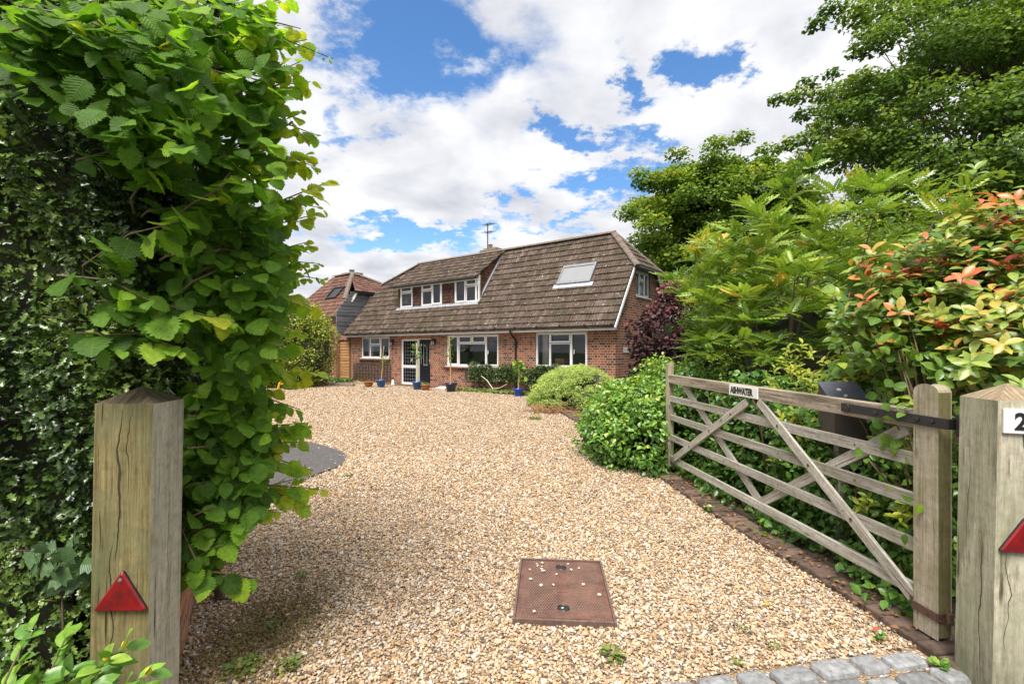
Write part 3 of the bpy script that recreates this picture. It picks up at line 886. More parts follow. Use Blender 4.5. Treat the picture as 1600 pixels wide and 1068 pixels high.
g.build('letter_plate', M['alu'], door, bevel=.004)
g = MB(27)
g.lathe((0, 0, 0), [(.0, -.05), (.022, -.03), (.035, 0), (.022, .03), (.0, .06)], 10)
kn = g.build('knocker', M['alu'], door, loc=(dx0 + dw * .51, WY + .065, z1 - .30))
g = MB(28)
g.lathe((0, 0, 0), [(.0, -.03), (.03, -.02), (.03, .02), (.0, .03)], 12)
g.build('door_knob', M['bud'], door, loc=(dx1 - .06, WY + .06, z0 + 1.02))
# curtains and a box on the inside sill
for (k, f0, f1) in (('w1', .05, .27), ('w2', .10, .17), ('w3', .05, .16), ('w1', .86, .9)):
    mb = MB(30)
    r = rect[k]
    n = 14
    xa = r[0] + (r[1] - r[0]) * f0; xb = r[0] + (r[1] - r[0]) * f1
    for i in range(n):
        p = [xa + (xb - xa) * (i + e) / n for e in (0, 1)]
        yy = [WY + .30 + .02 * math.sin(1.9 * (i + e)) for e in (0, 1)]
        mb.poly([(p[0], yy[0], r[2] - .1), (p[1], yy[1], r[2] - .1), (p[1], yy[1], r[3]), (p[0], yy[0], r[3])])
    mb.build('curtain', M['curtain'], house)
# fascia, soffit, gutter
mb = MB(31)
mb.box(((XL + .0) / 2 - .1, .03, 2.150), (13.95, .022, .13))
mb.box(((XL + .0) / 2 - .1, .155, 2.110), (13.92, .225, .012))
mb.build('fascia', M['white'], house)
mb = MB(32)
n = 8
prof = [(-.050 + .062 * math.cos(t), 2.245 + .062 * math.sin(t)) for t in [math.pi + math.pi * i / n for i in range(n + 1)]]
for i in range(n):
    (ya, za), (yb_, zb_) = prof[i], prof[i + 1]
    mb.poly([(-14.0, ya, za), (0.0, ya, za), (0.0, yb_, zb_), (-14.0, yb_, zb_)])
mb.poly([(0.0, y, z) for y, z in prof]); mb.poly([(-14.0, y, z) for y, z in prof])
xx = -13.6
while xx < 0:
    mb.box((xx, -.050, 2.225), (.03, .14, .10)); xx += .9
gut = mb.build('gutter', M['black'], house)
dx = FP(803.5, 540, .2)[0]
mb = MB(33)
mb.tube([(dx, -.04, 2.2), (dx, -.04, 2.10), (dx + .02, .06, 1.98), (dx + .03, .22, 1.86), (dx + .03, .235, 1.7), (dx + .03, .235, .1)], .036, 10)
mb.box((dx + .03, .245, 1.72), (.10, .05, .03)); mb.box((dx + .03, .245, .9), (.10, .05, .03))
mb.build('downpipe', M['black'], house, smooth=False)

# roof: real tiles in courses
PLF = [(0, 0), (0, 1.418), (-1.2, RY)]
PLL = [(-14.0, 0), (-13.34, 1.77), (-11.28, RY)]


def lim(y, pl):
    for (xa, ya), (xb, yb2) in zip(pl[:-1], pl[1:]):
        if y <= yb2: return xa + (xb - xa) * (y - ya) / (yb2 - ya)
    return pl[-1][0]


def tiles(mb, x_lo, x_hi, y0, y1, zf, nc, tw, skip=None, seed=1, lift=.042):
    """courses up a slope; x_lo/x_hi functions of y; zf(y) height"""
    rng = random.Random(seed)
    dy = (y1 - y0) / nc
    sl = (zf(y1) - zf(y0)) / (y1 - y0); ln = math.hypot(1, sl); ny, nz = -sl / ln, 1 / ln
    pr = [(0, 0.0), (.14, .0), (.24, .026), (.34, .0), (.62, .0), (.72, .026), (.82, 0), (.985, .0)]
    for j in range(nc):
        ya = y0 + j * dy; yb3 = min(ya + dy * 1.06, y1)
        xl_, xh_ = x_lo(ya + dy * .5), x_hi(ya + dy * .5)
        x = math.floor(xl_ / tw) * tw - (tw / 2 if j % 2 else 0)
        while x < xh_:
            if x + tw > xl_ and not (skip and skip(x + tw / 2, ya + dy * .5)):
                r = rng.random(); jit = rng.uniform(-.006, .006); tl = rng.uniform(-.004, .004)
                b = len(mb.v)
                for (yy, lf) in ((ya, lift), (yb3, .004), (ya, lift - .040)):
                    for k, (fx, hh) in enumerate(pr):
                        X = x + fx * tw
                        h = (hh if lf != lift - .040 else 0) + lf + jit + tl * (fx - .5)
                        X = min(max(X, x_lo(yy)), x_hi(yy))
                        mb.v.append((X, yy + ny * h, zf(yy) + nz * h)); mb.rn.append(r)
                m = len(pr)
                for k in range(m - 1):
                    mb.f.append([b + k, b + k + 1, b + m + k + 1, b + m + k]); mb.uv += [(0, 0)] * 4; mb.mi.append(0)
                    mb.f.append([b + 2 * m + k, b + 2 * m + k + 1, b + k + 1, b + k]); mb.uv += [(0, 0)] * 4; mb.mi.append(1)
            x += tw


zs_ = lambda y: EZ + TAN * y
DX0, DX1, DY = -10.93, -6.17, .78
mb = MB(40)
tiles(mb, lambda y: lim(y, PLL), lambda y: lim(y, PLF), -.06, RY, zs_, 15, .20, lambda x, y: DX0 + .1 < x < DX1 - .1 and y > DY + .1, 5)
# deck under the tiles, left of, right of and below the dormer, then the back slope and the hips
def deck(pts): mb.poly([(x, y, zs_(y) - .03) for x, y in pts])
deck([(-14, 0), (0, 0), (-.0, DY), (-13.71, DY)])
deck([(-13.71, DY), (DX0, DY), (DX0, RY), (-11.28, RY), (-13.34, 1.77)])
deck([(DX1, DY), (0, DY), (0, 1.418), (-1.2, RY), (DX1, RY)])
bk = lambda x, y: (x, 2 * RY - y, zs_(y))
mb.poly([bk(*p) for p in [(-14, 0), (0, 0), (0, 1.418), (-1.2, RY), (-11.28, RY), (-13.34, 1.77)]])
roof = mb.build('roof', [M['tile'], M['tileshade']], house)
# right hip: tiles laid across x
mb = MB(41)
hz0 = EZ + TAN * 1.418
def hip_tiles():
    rng = random.Random(3)
    nc = 6
    for j in range(nc):
        t0, t1 = j / nc, min(1, (j + 1.06) / nc)
        def P_(t, s):
            xx = .16 + (-1.2 - .16) * t; z = hz0 - .03 + (RZ - hz0 + .03) * t
            half = (RY - 1.418 + .03) * (1 - t)
            return xx, RY + s * half, z
        k = 0; half = (RY - 1.4) * (1 - t0)
        n = max(2, int(2 * half / .17))
        for i in range(n):
            s0, s1 = -1 + 2 * i / n, -1 + 2 * (i + 1) / n - .02
            a, b_, c_, d_ = P_(t0, s0), P_(t0, s1), P_(t1, s1), P_(t1, s0)
            u = .028
            r = rng.random()
            mb.poly([(a[0] + u, a[1], a[2] + u), (b_[0] + u, b_[1], b_[2] + u), (c_[0] + .004, c_[1], c_[2] + .004), (d_[0] + .004, d_[1], d_[2] + .004)], [(0, 0)] * 4, rnd=r)
            mb.poly([(a[0], a[1], a[2]), (b_[0], b_[1], b_[2]), (b_[0] + u, b_[1], b_[2] + u), (a[0] + u, a[1], a[2] + u)], [(0, 0)] * 4, rnd=r)
hip_tiles()
mb.poly([(.14, 1.39, hz0 - .06), (.14, 2 * RY - 1.39, hz0 - .06), (-1.2, RY, RZ - .03)])
mb.build('hip_end', M['tile'], house)
mb = MB(41)
mb.poly([(-13.34, 1.77, zs_(1.77)), (-11.28, RY, RZ), (-13.34, 2 * RY - 1.77, zs_(1.77))])
mb.build('hip_end', M['tile'], house)
# ridge and hip caps
def caps(mb, p0, p1, r=.12, n=None):
    p0, p1 = Vector(p0), Vector(p1)
    L = (p1 - p0).length; n = max(1, round(L / .36)); d = (p1 - p0) / n
    x = d.normalized(); up = (Vector((0, 0, 1)) - x * x.z).normalized(); sd = up.cross(x)
    for i in range(n):
        a = p0 + d * i; b2 = p0 + d * (i + 1.03)
        rr = mb.rng.random(); m = 6; bs = len(mb.v)
        for (q, rad) in ((a, r * 1.05), (b2, r * .97)):
            for k in range(m + 1):
                t = math.pi * k / m
                mb.v.append(tuple(q + sd * math.cos(t) * rad + up * (math.sin(t) * rad * .75 - .02))); mb.rn.append(rr)
        for k in range(m):
            mb.f.append([bs + k, bs + m + 1 + k, bs + m + 2 + k, bs + k + 1]); mb.uv += [(0, 0)] * 4; mb.mi.append(0)
        mb.f.append([bs + k for k in range(m + 1)]); mb.uv += [(0, 0)] * (m + 1); mb.mi.append(0)
mb = MB(42)
caps(mb, (-11.4, RY, RZ + .02), (-1.15, RY, RZ + .02))
caps(mb, (.15, 1.36, hz0 - .06), (-1.2, RY, RZ + .02)); caps(mb, (.15, 2 * RY - 1.36, hz0 - .06), (-1.2, RY, RZ + .02))
caps(mb, (-13.36, 1.77, zs_(1.77)), (-11.28, RY, RZ + .02)); caps(mb, (-13.36, 2 * RY - 1.77, zs_(1.77)), (-11.28, RY, RZ + .02))
mb.build('ridge_tiles', M['ridge'], house, smooth=False)
# verge boards and eaves of the half hip
mb = MB(43)
mb.beam((.012, -.03, EZ - .10), (.012, 1.42, EZ + TAN * 1.42 - .07), .03, .085, up=(0, -1, .7))
mb.build('verge_board', M['white'], house); mb = MB(43)
mb.beam((.012, 2 * RY + .03, EZ - .10), (.012, 2 * RY - 1.42, EZ + TAN * 1.42 - .07), .03, .085, up=(0, 1, .7))
mb.build('verge_board', M['white'], house)
mb = MB(44)
mb.box((.17, RY, hz0 - .08), (.10, 2 * (RY - 1.36), .07)); mb.box((.05, RY, hz0 - .09), (.22, 2 * (RY - 1.40), .02))
mb.build('hip_gutter', M['black'], house)
# gable window
PG = lambda y, z, d: (XR - d, y, z)
window(PG, gh, [(0, .32, 0, 1, 1), (.325, .675, 0, .66, 0), (.325, .675, .675, 1, 1), (.68, 1, 0, 1, 1)], house, d=.06)
# air bricks with white grille on the gable wall
mb = MB(45)
a = hit(970, 546, (XR, 0, 0), (1, 0, 0))
for i in range(5):
    mb.box((XR + .012, 1.0, 1.42 + i * .035), (.022, .36, .02))
mb.build('wall_vent', M['white'], house)

# dormer
bl = FP(626, 446.5, DY); br = FP(751, 431.5, DY)
DT = br[2] + .13
dz0 = zs_(DY)
dwin = []
for (x0_, y0_, x1_, y1_) in ((626.3, 447, 645, 478), (659, 442, 691, 475), (711, 436.5, 749.5, 472)):
    a = FP(x0_, y0_, DY); b = FP(x1_, y1_, DY)
    dwin.append((a[0], b[0], dz0 + .03, DT - .05))
print('dormer', DX0, DX1, DT, dwin, rect)
mb = MB(50)
wall_with_holes(mb, DX0, DX1, dz0 - .05, DT + .03, dwin, lambda x, z, d: (x, DY + d, z), .12)
# hung tiles between the windows and on the cheek
rngd = random.Random(8)
def hung(mb, P, x0, x1, z0, z1, inside=lambda x, z: True, mi=0, tw=.165, th=.125):
    n = max(1, int((z1 - z0) / th))
    for j in range(n):
        za = z0 + (z1 - z0) * j / n; zb = z0 + (z1 - z0) * (j + 1.1) / n
        x = x0 - (tw / 2 if j % 2 else 0)
        while x < x1:
            a, b = max(x + .003, x0), min(x + tw - .003, x1)
            if b - a > .01 and inside((a + b) / 2, (za + zb) / 2):
                r = rngd.random()
                mb.poly([P(a, za, -.030), P(b, za, -.030), P(b, zb, -.008), P(a, zb, -.008)], [(0, 0)] * 4, mi, r)
                mb.poly([P(a, za, -.006), P(b, za, -.006), P(b, za, -.030), P(a, za, -.030)], [(0, 0)] * 4, mi, r)
            x += tw
PD = lambda x, z, d: (x, DY + d, z)
hung(mb, PD, dwin[0][1], dwin[1][0], dz0, DT)
hung(mb, PD, dwin[1][1], dwin[2][0], dz0, DT)
# cheeks
DSL = (RZ - DT) / (RY - DY)
dtop = lambda y: DT + DSL * (y - DY)
for xx in (DX0, DX1):
    mb.poly([(xx, DY, dz0 - .05), (xx, RY, RZ - .05), (xx, DY, DT)], [(0, 0)] * 3)
hung(mb, lambda y, z, d: (DX1 - d, y, z), DY, RY, dz0, RZ, lambda y, z: zs_(y) + .05 < z + .08 < dtop(y) + .05, 1)
mb.build('dormer_wall', [M['hung'], M['hungside']], house)
for i, r in enumerate(dwin):
    cells = ([(0, 1, 0, .62, 0), (0, 1, .64, 1, 1)], [(0, .52, 0, .62, 0), (0, .52, .64, 1, 1), (.54, 1, 0, 1, 1)], [(0, .45, 0, 1, 1), (.46, 1, 0, .62, 0), (.46, 1, .64, 1, 1)])[i]
    window(PD, r, cells, house, d=-.02, w=.055)
mb = MB(51)
tiles(mb, lambda y: DX0 - .22, lambda y: DX1 + .14, DY - .22, RY, dtop, 7, .20, None, 9)
mb.poly([(DX0 - .2, DY - .2, dtop(DY - .2) - .02), (DX1 + .13, DY - .2, dtop(DY - .2) - .02), (DX1 + .13, RY, RZ - .02), (DX0 - .2, RY, RZ - .02)])
mb.build('dormer_roof', [M['tile'], M['tileshade']], house)
mb = MB(52)
zg = dtop(DY - .25)
mb.tube([(DX0 - .25, DY - .27, zg - .02), (DX1 + .16, DY - .27, zg - .02)], .05, 10)
mb.build('dormer_gutter', M['black'], house)
mb = MB(53)
mb.box(((DX0 + DX1) / 2, DY - .10, zg - .062), (DX1 - DX0 + .2, .24, .03))
mb.box((DX1 - .03, DY - .035, (dz0 + DT) / 2), (.07, .05, DT - dz0))
mb.build('dormer_fascia', M['white'], house)
mb = MB(54)      # lead apron and valley
mb.poly([(DX0 - .08, DY - .09, zs_(DY - .09) + .055), (DX1 + .10, DY - .09, zs_(DY - .09) + .055), (DX1 + .02, DY - .036, dz0 + .04), (DX0 - .02, DY - .036, dz0 + .04)])
mb.poly([(DX1 + .005, DY - .05, zs_(DY - .05) + .11), (DX1 + .13, DY - .05, zs_(DY - .05) + .11), (DX1 + .13, RY - .05, zs_(RY - .05) + .11), (DX1 + .005, RY - .05, zs_(RY - .05) + .11)])
mb.build('flashing', M['lead'], house)
# rooflight
c4 = [SP(882.5, 417.7), SP(933.4, 412.4), SP(923.7, 441.6), SP(871.2, 446.1)]
sx0 = (c4[0][0] + c4[3][0]) / 2; sx1 = (c4[1][0] + c4[2][0]) / 2
sy0 = (c4[2][1] + c4[3][1]) / 2; sy1 = (c4[0][1] + c4[1][1]) / 2
ln = math.hypot(1, TAN)
PS = lambda x, y, d: (x, y + d * TAN / ln, zs_(y) - d / ln)
mb = MB(55)
ring(mb, PS, sx0, sx1, sy0, sy1, .055, -.10, .02)
sk = mb.build('rooflight', M['alu'], house, bevel=.006)
mb = MB(56)
mb.poly([PS(x, y, -.075) for x, y in ((sx0 + .05, sy0 + .03), (sx1 - .05, sy0 + .03), (sx1 - .05, sy1 - .03), (sx0 + .05, sy1 - .03))])
mb.build('pane', M['skyglass'], sk)
mb = MB(57)
mb.poly([PS(x, y, -.05) for x, y in ((sx0 - .12, sy0 - .10), (sx1 + .12, sy0 - .10), (sx1 + .12, sy0 + .004), (sx0 - .12, sy0 + .004))])
mb.build('flashing', M['lead'], sk)
# chimney and aerial
cy = RY + .45
ca = FP(754, 392, cy); cb = FP(787, 392, cy); ct = FP(770, 391, cy)[2]
cxm = (ca[0] + cb[0]) / 2; cw = (cb[0] - ca[0]) * .62
mb = MB(58)
mb.box((cxm, cy, (ct + 4.6) / 2 - .06), (cw, .6, ct - 4.6 - .12), g=0)
ch = mb.build('chimney', M['old_brick'], house)
mb = MB(59)
mb.box((cxm, cy, ct - .06), (cw + .16, .76, .12)); mb.box((cxm, cy, ct + .04), (cw - .06, .5, .08))
mb.build('chimney_cap', M['mortar'], ch, bevel=.03)
mb = MB(60)
mb.lathe((cxm - .14, cy, ct + .08), [(.10, 0), (.09, .16), (.11, .18), (.07, .18), (.07, .0)], 12)
mb.build('chimney_pot', M['mortar'], ch)
ab = FP(762, 398, cy - .35); at_ = FP(762.5, 349, cy - .35)
ax_, atz = ab[0], at_[2]
mb = MB(61)
mb.tube([(ax_, cy - .35, 5.2), (ax_, cy - .35, atz)], .022, 6)
for (zz, l, n_) in ((atz - .05, .55, 5), (atz - .38, .5, 4)):
    d_ = Vector((.9, -.43, -.12)).normalized(); sd = Vector((.43, .9, 0)).normalized()
    p = Vector((ax_, cy - .35, zz))
    mb.tube([p - d_ * .2, p + d_ * l], .014, 5)
    for i in range(n_):
        q = p + d_ * (-.18 + (l + .18) * i / (n_ - 1))
        hl = .17 if i else .2
        mb.tube([q - sd * hl, q + sd * hl], .008, 4)
mb.build('aerial', M['iron'], house)
# wall lanterns beside the door
for k, (px, py) in enumerate(((614.5, 536), (680, 535))):
    p = FP(px, py, WY)
    mb = MB(62 + k)
    mb.box((p[0], WY - .012, p[2] + .05), (.07, .024, .20))
    mb.tube([(p[0], WY - .02, p[2] + .12), (p[0], WY - .10, p[2] + .17), (p[0], WY - .13, p[2] + .13)], .012, 6)
    mb.lathe((p[0], WY - .13, p[2] - .13), [(.0, 0), (.035, .015), (.05, .03), (.07, .20), (.085, .205), (.03, .27), (0, .30)], 6)
    lan = mb.build('wall_lantern', M['black'], house)
    mb = MB(64 + k)
    for s_ in range(6):
        t = s_ * math.pi / 3 + math.pi / 6
        c_, s2 = math.cos(t), math.sin(t)
        q = [(.056 * c_ - .02 * s2, .056 * s2 + .02 * c_), (.056 * c_ + .02 * s2, .056 * s2 - .02 * c_)]
        mb.poly([(p[0] + q[0][0], WY - .13 + q[0][1], p[2] - .09), (p[0] + q[1][0], WY - .13 + q[1][1], p[2] - .09), (p[0] + q[1][0] * 1.2, WY - .13 + q[1][1] * 1.2, p[2] + .05), (p[0] + q[0][0] * 1.2, WY - .13 + q[0][1] * 1.2, p[2] + .05)])
    mb.build('lantern_glass', M['skyglass'], lan)
# door step
mb = MB(66)
mb.box(((dr[0] + dr[1]) / 2, WY - .30, .015), (dr[1] - dr[0] + .9, .58, .045))
mb.build('door_step', M['kerb'], house, bevel=.006)
hm = house.matrix_basis if False else Matrix.Translation((HQ[0], HQ[1], 0)) @ Matrix.Rotation(HZ, 4, 'Z')
HW = lambda p: np.array(hm @ Vector(p))
# bed under the wall
bq = [HW((x, y, 0)) for x, y in ((-6.3, -.55), (-1.0, -.65), (-1.0, .27), (-6.3, .27))]
sheet('wall_bed', [(p[0], p[1]) for p in bq], .008, M['soil'])
# cardboard box on the sill of the right window
p = FP(878, 560, .62)
mb = MB(67)
mb.box((0, 0, .15), (.36, .24, .30)); mb.box((.0, -.122, .15), (.05, .003, .29))
bx = mb.build('cardboard_box', M['card'])
tag(bx, 'brown cardboard box standing inside the right ground floor window', 'box')
w = HW((p[0], .60, rect['w3'][2] - .02)); bx.location = w; bx.rotation_euler = (0, 0, HZ)
mb = MB(68)
mb.box((0, 0, -.02), (1.9, .30, .04)); mb.box((-.8, 0, -.45), (.05, .25, .82)); mb.box((.8, 0, -.45), (.05, .25, .82))
tb = mb.build('side_table', M['rail']); tb.location = HW((p[0], .66, rect['w3'][2] - .022)); tb.rotation_euler = (0, 0, HZ)
tag(tb, 'narrow wooden table behind the right ground floor window', 'table')

# ------------------------------------------------------------------ trellis panels on the wall
def trellis(name, px0, px1, py0, py1, nx, nz, label):
    a = FP(px0, py0, WY - .05); b = FP(px1, py1, WY - .05)
    z0, z1 = max(.06, b[2]), a[2]
    c = HW(((a[0] + b[0]) / 2, WY - .05, z0))
    wd, ht = b[0] - a[0], z1 - z0
    m = MB(70)
    for i in range(nx): m.box((-wd / 2 + wd * i / (nx - 1), -.010, ht / 2), (.032, .018, ht))
    for j in range(nz): m.box((0, .010, ht * j / (nz - 1)), (wd, .018, .032))
    o = m.build(name, M['trellis']); o.location = c; o.rotation_euler = (0, 0, HZ)
    return tag(o, label, 'trellis')


trellis('trellis', 553, 610, 566.5, 594, 13, 6, 'bare weathered trellis panel under the small left window')
trellis('trellis', 727, 868, 573, 598, 22, 6, 'dark trellis panel behind the climber between the two wide windows')

# ------------------------------------------------------------------ pots against the house
def pot(px, py, r, h, mat, label, bowl=False, group='glazed plant pots by the house'):
    g = GD(px, py)
    e = empty('plant_pot' if not bowl else 'terracotta_pot', g, 0, label, 'plant pot', group)
    m = MB(80)
    if bowl:
        m.lathe((0, 0, 0), [(0, .0), (r * .55, 0), (r * .95, h * .5), (r, h * .85), (r * 1.06, h * .87), (r * 1.06, h), (r * .92, h), (r * .9, h * .8), (0, h * .8)], 20)
    else:
        m.lathe((0, 0, 0), [(0, .0), (r * .62, 0), (r * .66, .02), (r * .92, h * .82), (r * 1.05, h * .84), (r * 1.06, h), (r * .93, h), (r * .9, h * .85), (0, h * .85)], 24)
    m.build('pot', mat, e, smooth=True)
    return e, g


rng = np.random.default_rng(11)


def potplant(e, g, zpot, ztop, z0, z1, n, size, spread, stem, sr, mat, lean=0.0, tpl=OVAL):
    m = MB(81)
    p0 = Vector((0, 0, zpot)); p1 = Vector((lean, 0, ztop))
    m.tube([p0, p0.lerp(p1, .5) + Vector((.012, 0, 0)), p1], [sr, sr * .9, sr * .6], 7)
    m.build('stem', stem, e)
    f = Fol()
    pos = np.array(g) + np.stack([rng.normal(0, spread, n) + lean * .7, rng.normal(0, spread, n), rng.uniform(z0, z1, n)], 1)
    out = nrmz(pos - (np.array(g) + np.array([lean * .7, 0, 0])) * [1, 1, 0] - np.stack([0 * pos[:, 0], 0 * pos[:, 0], pos[:, 2]], 1))
    ax, nr = orient(rng, out, .6, .4, .5, .5, 1.0)
    f.add(tpl, pos, ax, nr, size * rng.uniform(.7, 1.3, n), rng.random(n))
    f.build('foliage', mat, e)


e, g = pot(595.5, 605, .20, .31, M['blueglaze'], 'mid blue glazed pot with thin stemmed plant below the small left window')
potplant(e, g, .25, 1.62, .95, 1.35, 22, .10, .06, M['cane'], .018, M['L_broad'], .10)
e, g = pot(652, 608.5, .20, .31, M['blueglaze'], 'blue glazed pot with thick pale stem in front of the front door')
potplant(e, g, .25, 1.75, 1.15, 1.75, 55, .12, .09, M['palestem'], .055, M['L_broad'], -.02)
e, g = pot(704.5, 612, .215, .32, M['navyglaze'], 'very dark navy glazed pot with a caned plant left of the wide window')
potplant(e, g, .25, 1.95, 1.0, 1.95, 34, .10, .055, M['cane'], .022, M['L_broad'], -.05)
e, g = pot(810, 619, .17, .26, M['brightblue'], 'bright cobalt pot with leafy stake plant in front of the climber')
potplant(e, g, .2, 1.05, .40, 1.15, 45, .15, .09, M['cane'], .025, M['L_ever'], .02, ROUND)
for (px, py, lab) in ((576, 604.5, 'rust brown terracotta bowl below the trellis left of the blue pots'), (665, 609.5, 'orange terracotta pot of small succulents beside the front door')):
    e, g = pot(px, py, .17, .22, M['terracotta'], lab, True, 'terracotta pots by the house')
    f = Fol(); n = 50
    pos = np.array(g) + np.stack([rng.normal(0, .07, n), rng.normal(0, .07, n), rng.uniform(.17, .27, n)], 1)
    ax, nr = orient(rng, nrmz(pos - np.array(g)), .3, .5, .5, -.4, .6)
    f.add(OVAL2, pos, ax, nr, .07, rng.random(n)); f.build('foliage', M['L_weed'], e)
g = GD(691, 608.5)
mb = MB(82); mb.box((0, 0, .06), (.42, .26, .06), Matrix.Rotation(R(12), 3, 'X')); mb.box((0, .08, .02), (.3, .08, .04))
o = mb.build('paving_slab', M['slab'], bevel=.008); o.location = g; o.rotation_euler = (0, 0, -.5)
tag(o, 'white paving slab leaning by the dark navy pot', 'slab')

# ------------------------------------------------------------------ neighbouring house, far left
nbh = empty('red_roofed_house', HW((-17.5, 2.5, 0)), HZ, 'neighbouring house with red tiled hip roof and weathered grey boarding', 'house')
IB = Matrix.Translation((-(-17.5), -2.5, 0))


def nb_build(m, name, mats, **k):
    m.v = [(p[0] + 17.5, p[1] - 2.5, p[2]) for p in m.v]
    return m.build(name, mats, nbh, **k)


m = MB(90)       # grey boarded side, boards as laps
zt0, zt1 = 2.25, 4.38
nbd = 13
for j in range(nbd):
    za = zt0 + (zt1 - zt0) * j / nbd; zb = zt0 + (zt1 - zt0) * (j + 1.0) / nbd
    y0_ = .0 + .95 * max(0, (za - 3.3) / 1.1) if za > 3.3 else 0.0
    y = y0_
    while y < 5.2:
        y2 = min(y + m.rng.uniform(1.2, 2.6), 5.2)
        m.box((-14.60 + m.rng.uniform(-.006, .006), (y + y2) / 2, (za + zb) / 2), (.035, y2 - y - .008, zb - za), Matrix.Rotation(R(14), 3, 'Y'), g=1)
        y = y2
nb_build(m, 'board_cladding', M['boards'])
m = MB(91)
m.box((-14.72, 2.6, 1.1), (.2, 5.2, 2.25)); m.box((-17.4, 5.3, 1.9), (5.4, .2, 3.8)); m.box((-17.6, .62, 1.6), (5.7, .2, 3.2)); m.box((-20.4, 2.9, 1.6), (.2, 4.8, 3.2))
nb_build(m, 'wall', M['brick'])
m = MB(92)
m.box((-14.75, 3.2, 3.3), (.04, 3.9, 2.0)); m.box((-14.75, .65, 2.75), (.04, 1.1, .9))
nb_build(m, 'inner_board', M['iron'])
apx = (-17.4, 2.67, 5.80)
# front slope (steep), right hip slope, back and left
m = MB(93)
def slope_tiles(m, A, B, C, D, nc, nt_, seed):
    """quad A,B (eave) -> D,C (top), tiles in courses"""
    rg = random.Random(seed)
    A, B, C, D = [Vector(q) for q in (A, B, C, D)]
    nrm = (B - A).cross(D - A).normalized()
    if nrm.z < 0: nrm = -nrm
    for j in range(nc):
        t0, t1 = j / nc, min(1, (j + 1.08) / nc)
        L0, R0, L1, R1 = A.lerp(D, t0), B.lerp(C, t0), A.lerp(D, t1), B.lerp(C, t1)
        k = max(2, round(nt_ * (R0 - L0).length / (B - A).length))
        for i in range(k):
            s0, s1 = i / k, (i + .96) / k
            r = rg.random(); u = nrm * .035
            m.poly([L0.lerp(R0, s0) + u, L0.lerp(R0, s1) + u, L1.lerp(R1, s1) + u * .2, L1.lerp(R1, s0) + u * .2], [(0, 0)] * 4, 0, r)
            m.poly([L0.lerp(R0, s0), L0.lerp(R0, s1), L0.lerp(R0, s1) + u, L0.lerp(R0, s0) + u], [(0, 0)] * 4, 0, r)
    m.poly([A, B, C, D], [(0, 0)] * 4, 0, .3)
slope_tiles(m, (-20.6, .40, 3.15), (-14.85, .40, 3.15), (-17.0, 2.67, 5.72), (-19.2, 2.67, 5.72), 12, 26, 1)
slope_tiles(m, (-14.45, .95, 4.42), (-14.45, 5.3, 4.42), (-17.3, 3.2, 5.74), (-17.35, 2.6, 5.74), 9, 22, 2)
slope_tiles(m, (-14.6, 5.4, 4.2), (-20.6, 5.4, 4.2), (-19.2, 2.8, 5.72), (-17.3, 2.8, 5.72), 6, 20, 3)
slope_tiles(m, (-20.6, 5.4, 3.9), (-20.6, .4, 3.2), (-19.2, 2.67, 5.72), (-19.2, 2.8, 5.72), 6, 20, 4)
nb_build(m, 'roof', M['redtile'])
m = MB(94)
caps(m, (-14.75, .55, 4.0), (-17.2, 2.65, 5.78)); caps(m, (-17.2, 2.67, 5.78), (-19.2, 2.7, 5.76))
caps(m, (-14.5, 5.35, 4.4), (-17.2, 2.75, 5.78))
nb_build(m, 'ridge_tiles', M['ridge'])
m = MB(95)
m.box((-14.43, 3.1, 4.36), (.08, 4.4, .09)); m.box((-17.7, .36, 3.10), (5.9, .09, .09))
nb_build(m, 'gutter', M['iron'])
m = MB(96)
m.beam((-14.82, .42, 3.10), (-14.5, 1.10, 4.36), .05, .10)
nb_build(m, 'barge_board', M['white'])
m = MB(97)
m.box((-18.2, 3.3, 5.6), (.9, .6, .5)); 
c2 = nb_build(m, 'chimney', M['old_brick'])
m = MB(98)
m.box((.0 - .7, .8, 5.9), (1.05, .75, .10)); m.lathe((-.75, .8, 5.93), [(.14, 0), (.13, .05), (.13, .17), (.17, .18), (.17, .22), (0, .25)], 10)
m.build('chimney_cap', M['mortar'], c2)
m = MB(99)
fs = (5.72 - 3.15) / (2.67 - .40)
PN = lambda x, y, d: (x, y + d * fs / math.hypot(1, fs), 3.15 + fs * (y - .4) - d / math.hypot(1, fs))
ring(m, PN, -17.75, -16.75, 1.35, 1.95, .06, -.10, .02)
s2 = nb_build(m, 'rooflight', M['iron'])
m = MB(100)
m.poly([(p[0] + 17.5, p[1] - 2.5, p[2]) for p in [PN(-17.69, 1.41, -.06), PN(-16.81, 1.41, -.06), PN(-16.81, 1.89, -.06), PN(-17.69, 1.89, -.06)]])
m.build('pane', M['blackdoor'], s2)
m = MB(101)
m.box((-21.2, .5, 2.6), (1.2, .1, 1.3)); m.box((-22.6, .5, 3.9), (3.4, .2, .14))
nb_build(m, 'white_gable', M['white'])

# feather edge fence between the houses
fa = HW((-15.25, .24, 0)); fb = HW((-13.86, .24, 0))
fe = empty('board_fence', HW((-14.55, .24, 0)), HZ, 'orange horizontal feather edge fence panel beside the house corner', 'fence')
m = MB(102)
for j in range(14):
    m.box((0, 0, .09 + j * .135), (1.36, .022, .15), Matrix.Rotation(R(-8), 3, 'X'), g=0)
m.build('board_panel', M['fence'], fe)
m = MB(103)
m.box((-.70, .03, 1.0), (.09, .09, 2.0)); m.build('post', M['fence'], fe); m = MB(103); m.box((.66, .05, 1.0), (.05, .05, 2.0))
m.build('post', M['fence'], fe)
m = MB(104); m.box((0, .05, 2.08), (1.3, .22, .26)); m.build('brick_head', M['brick'], fe)
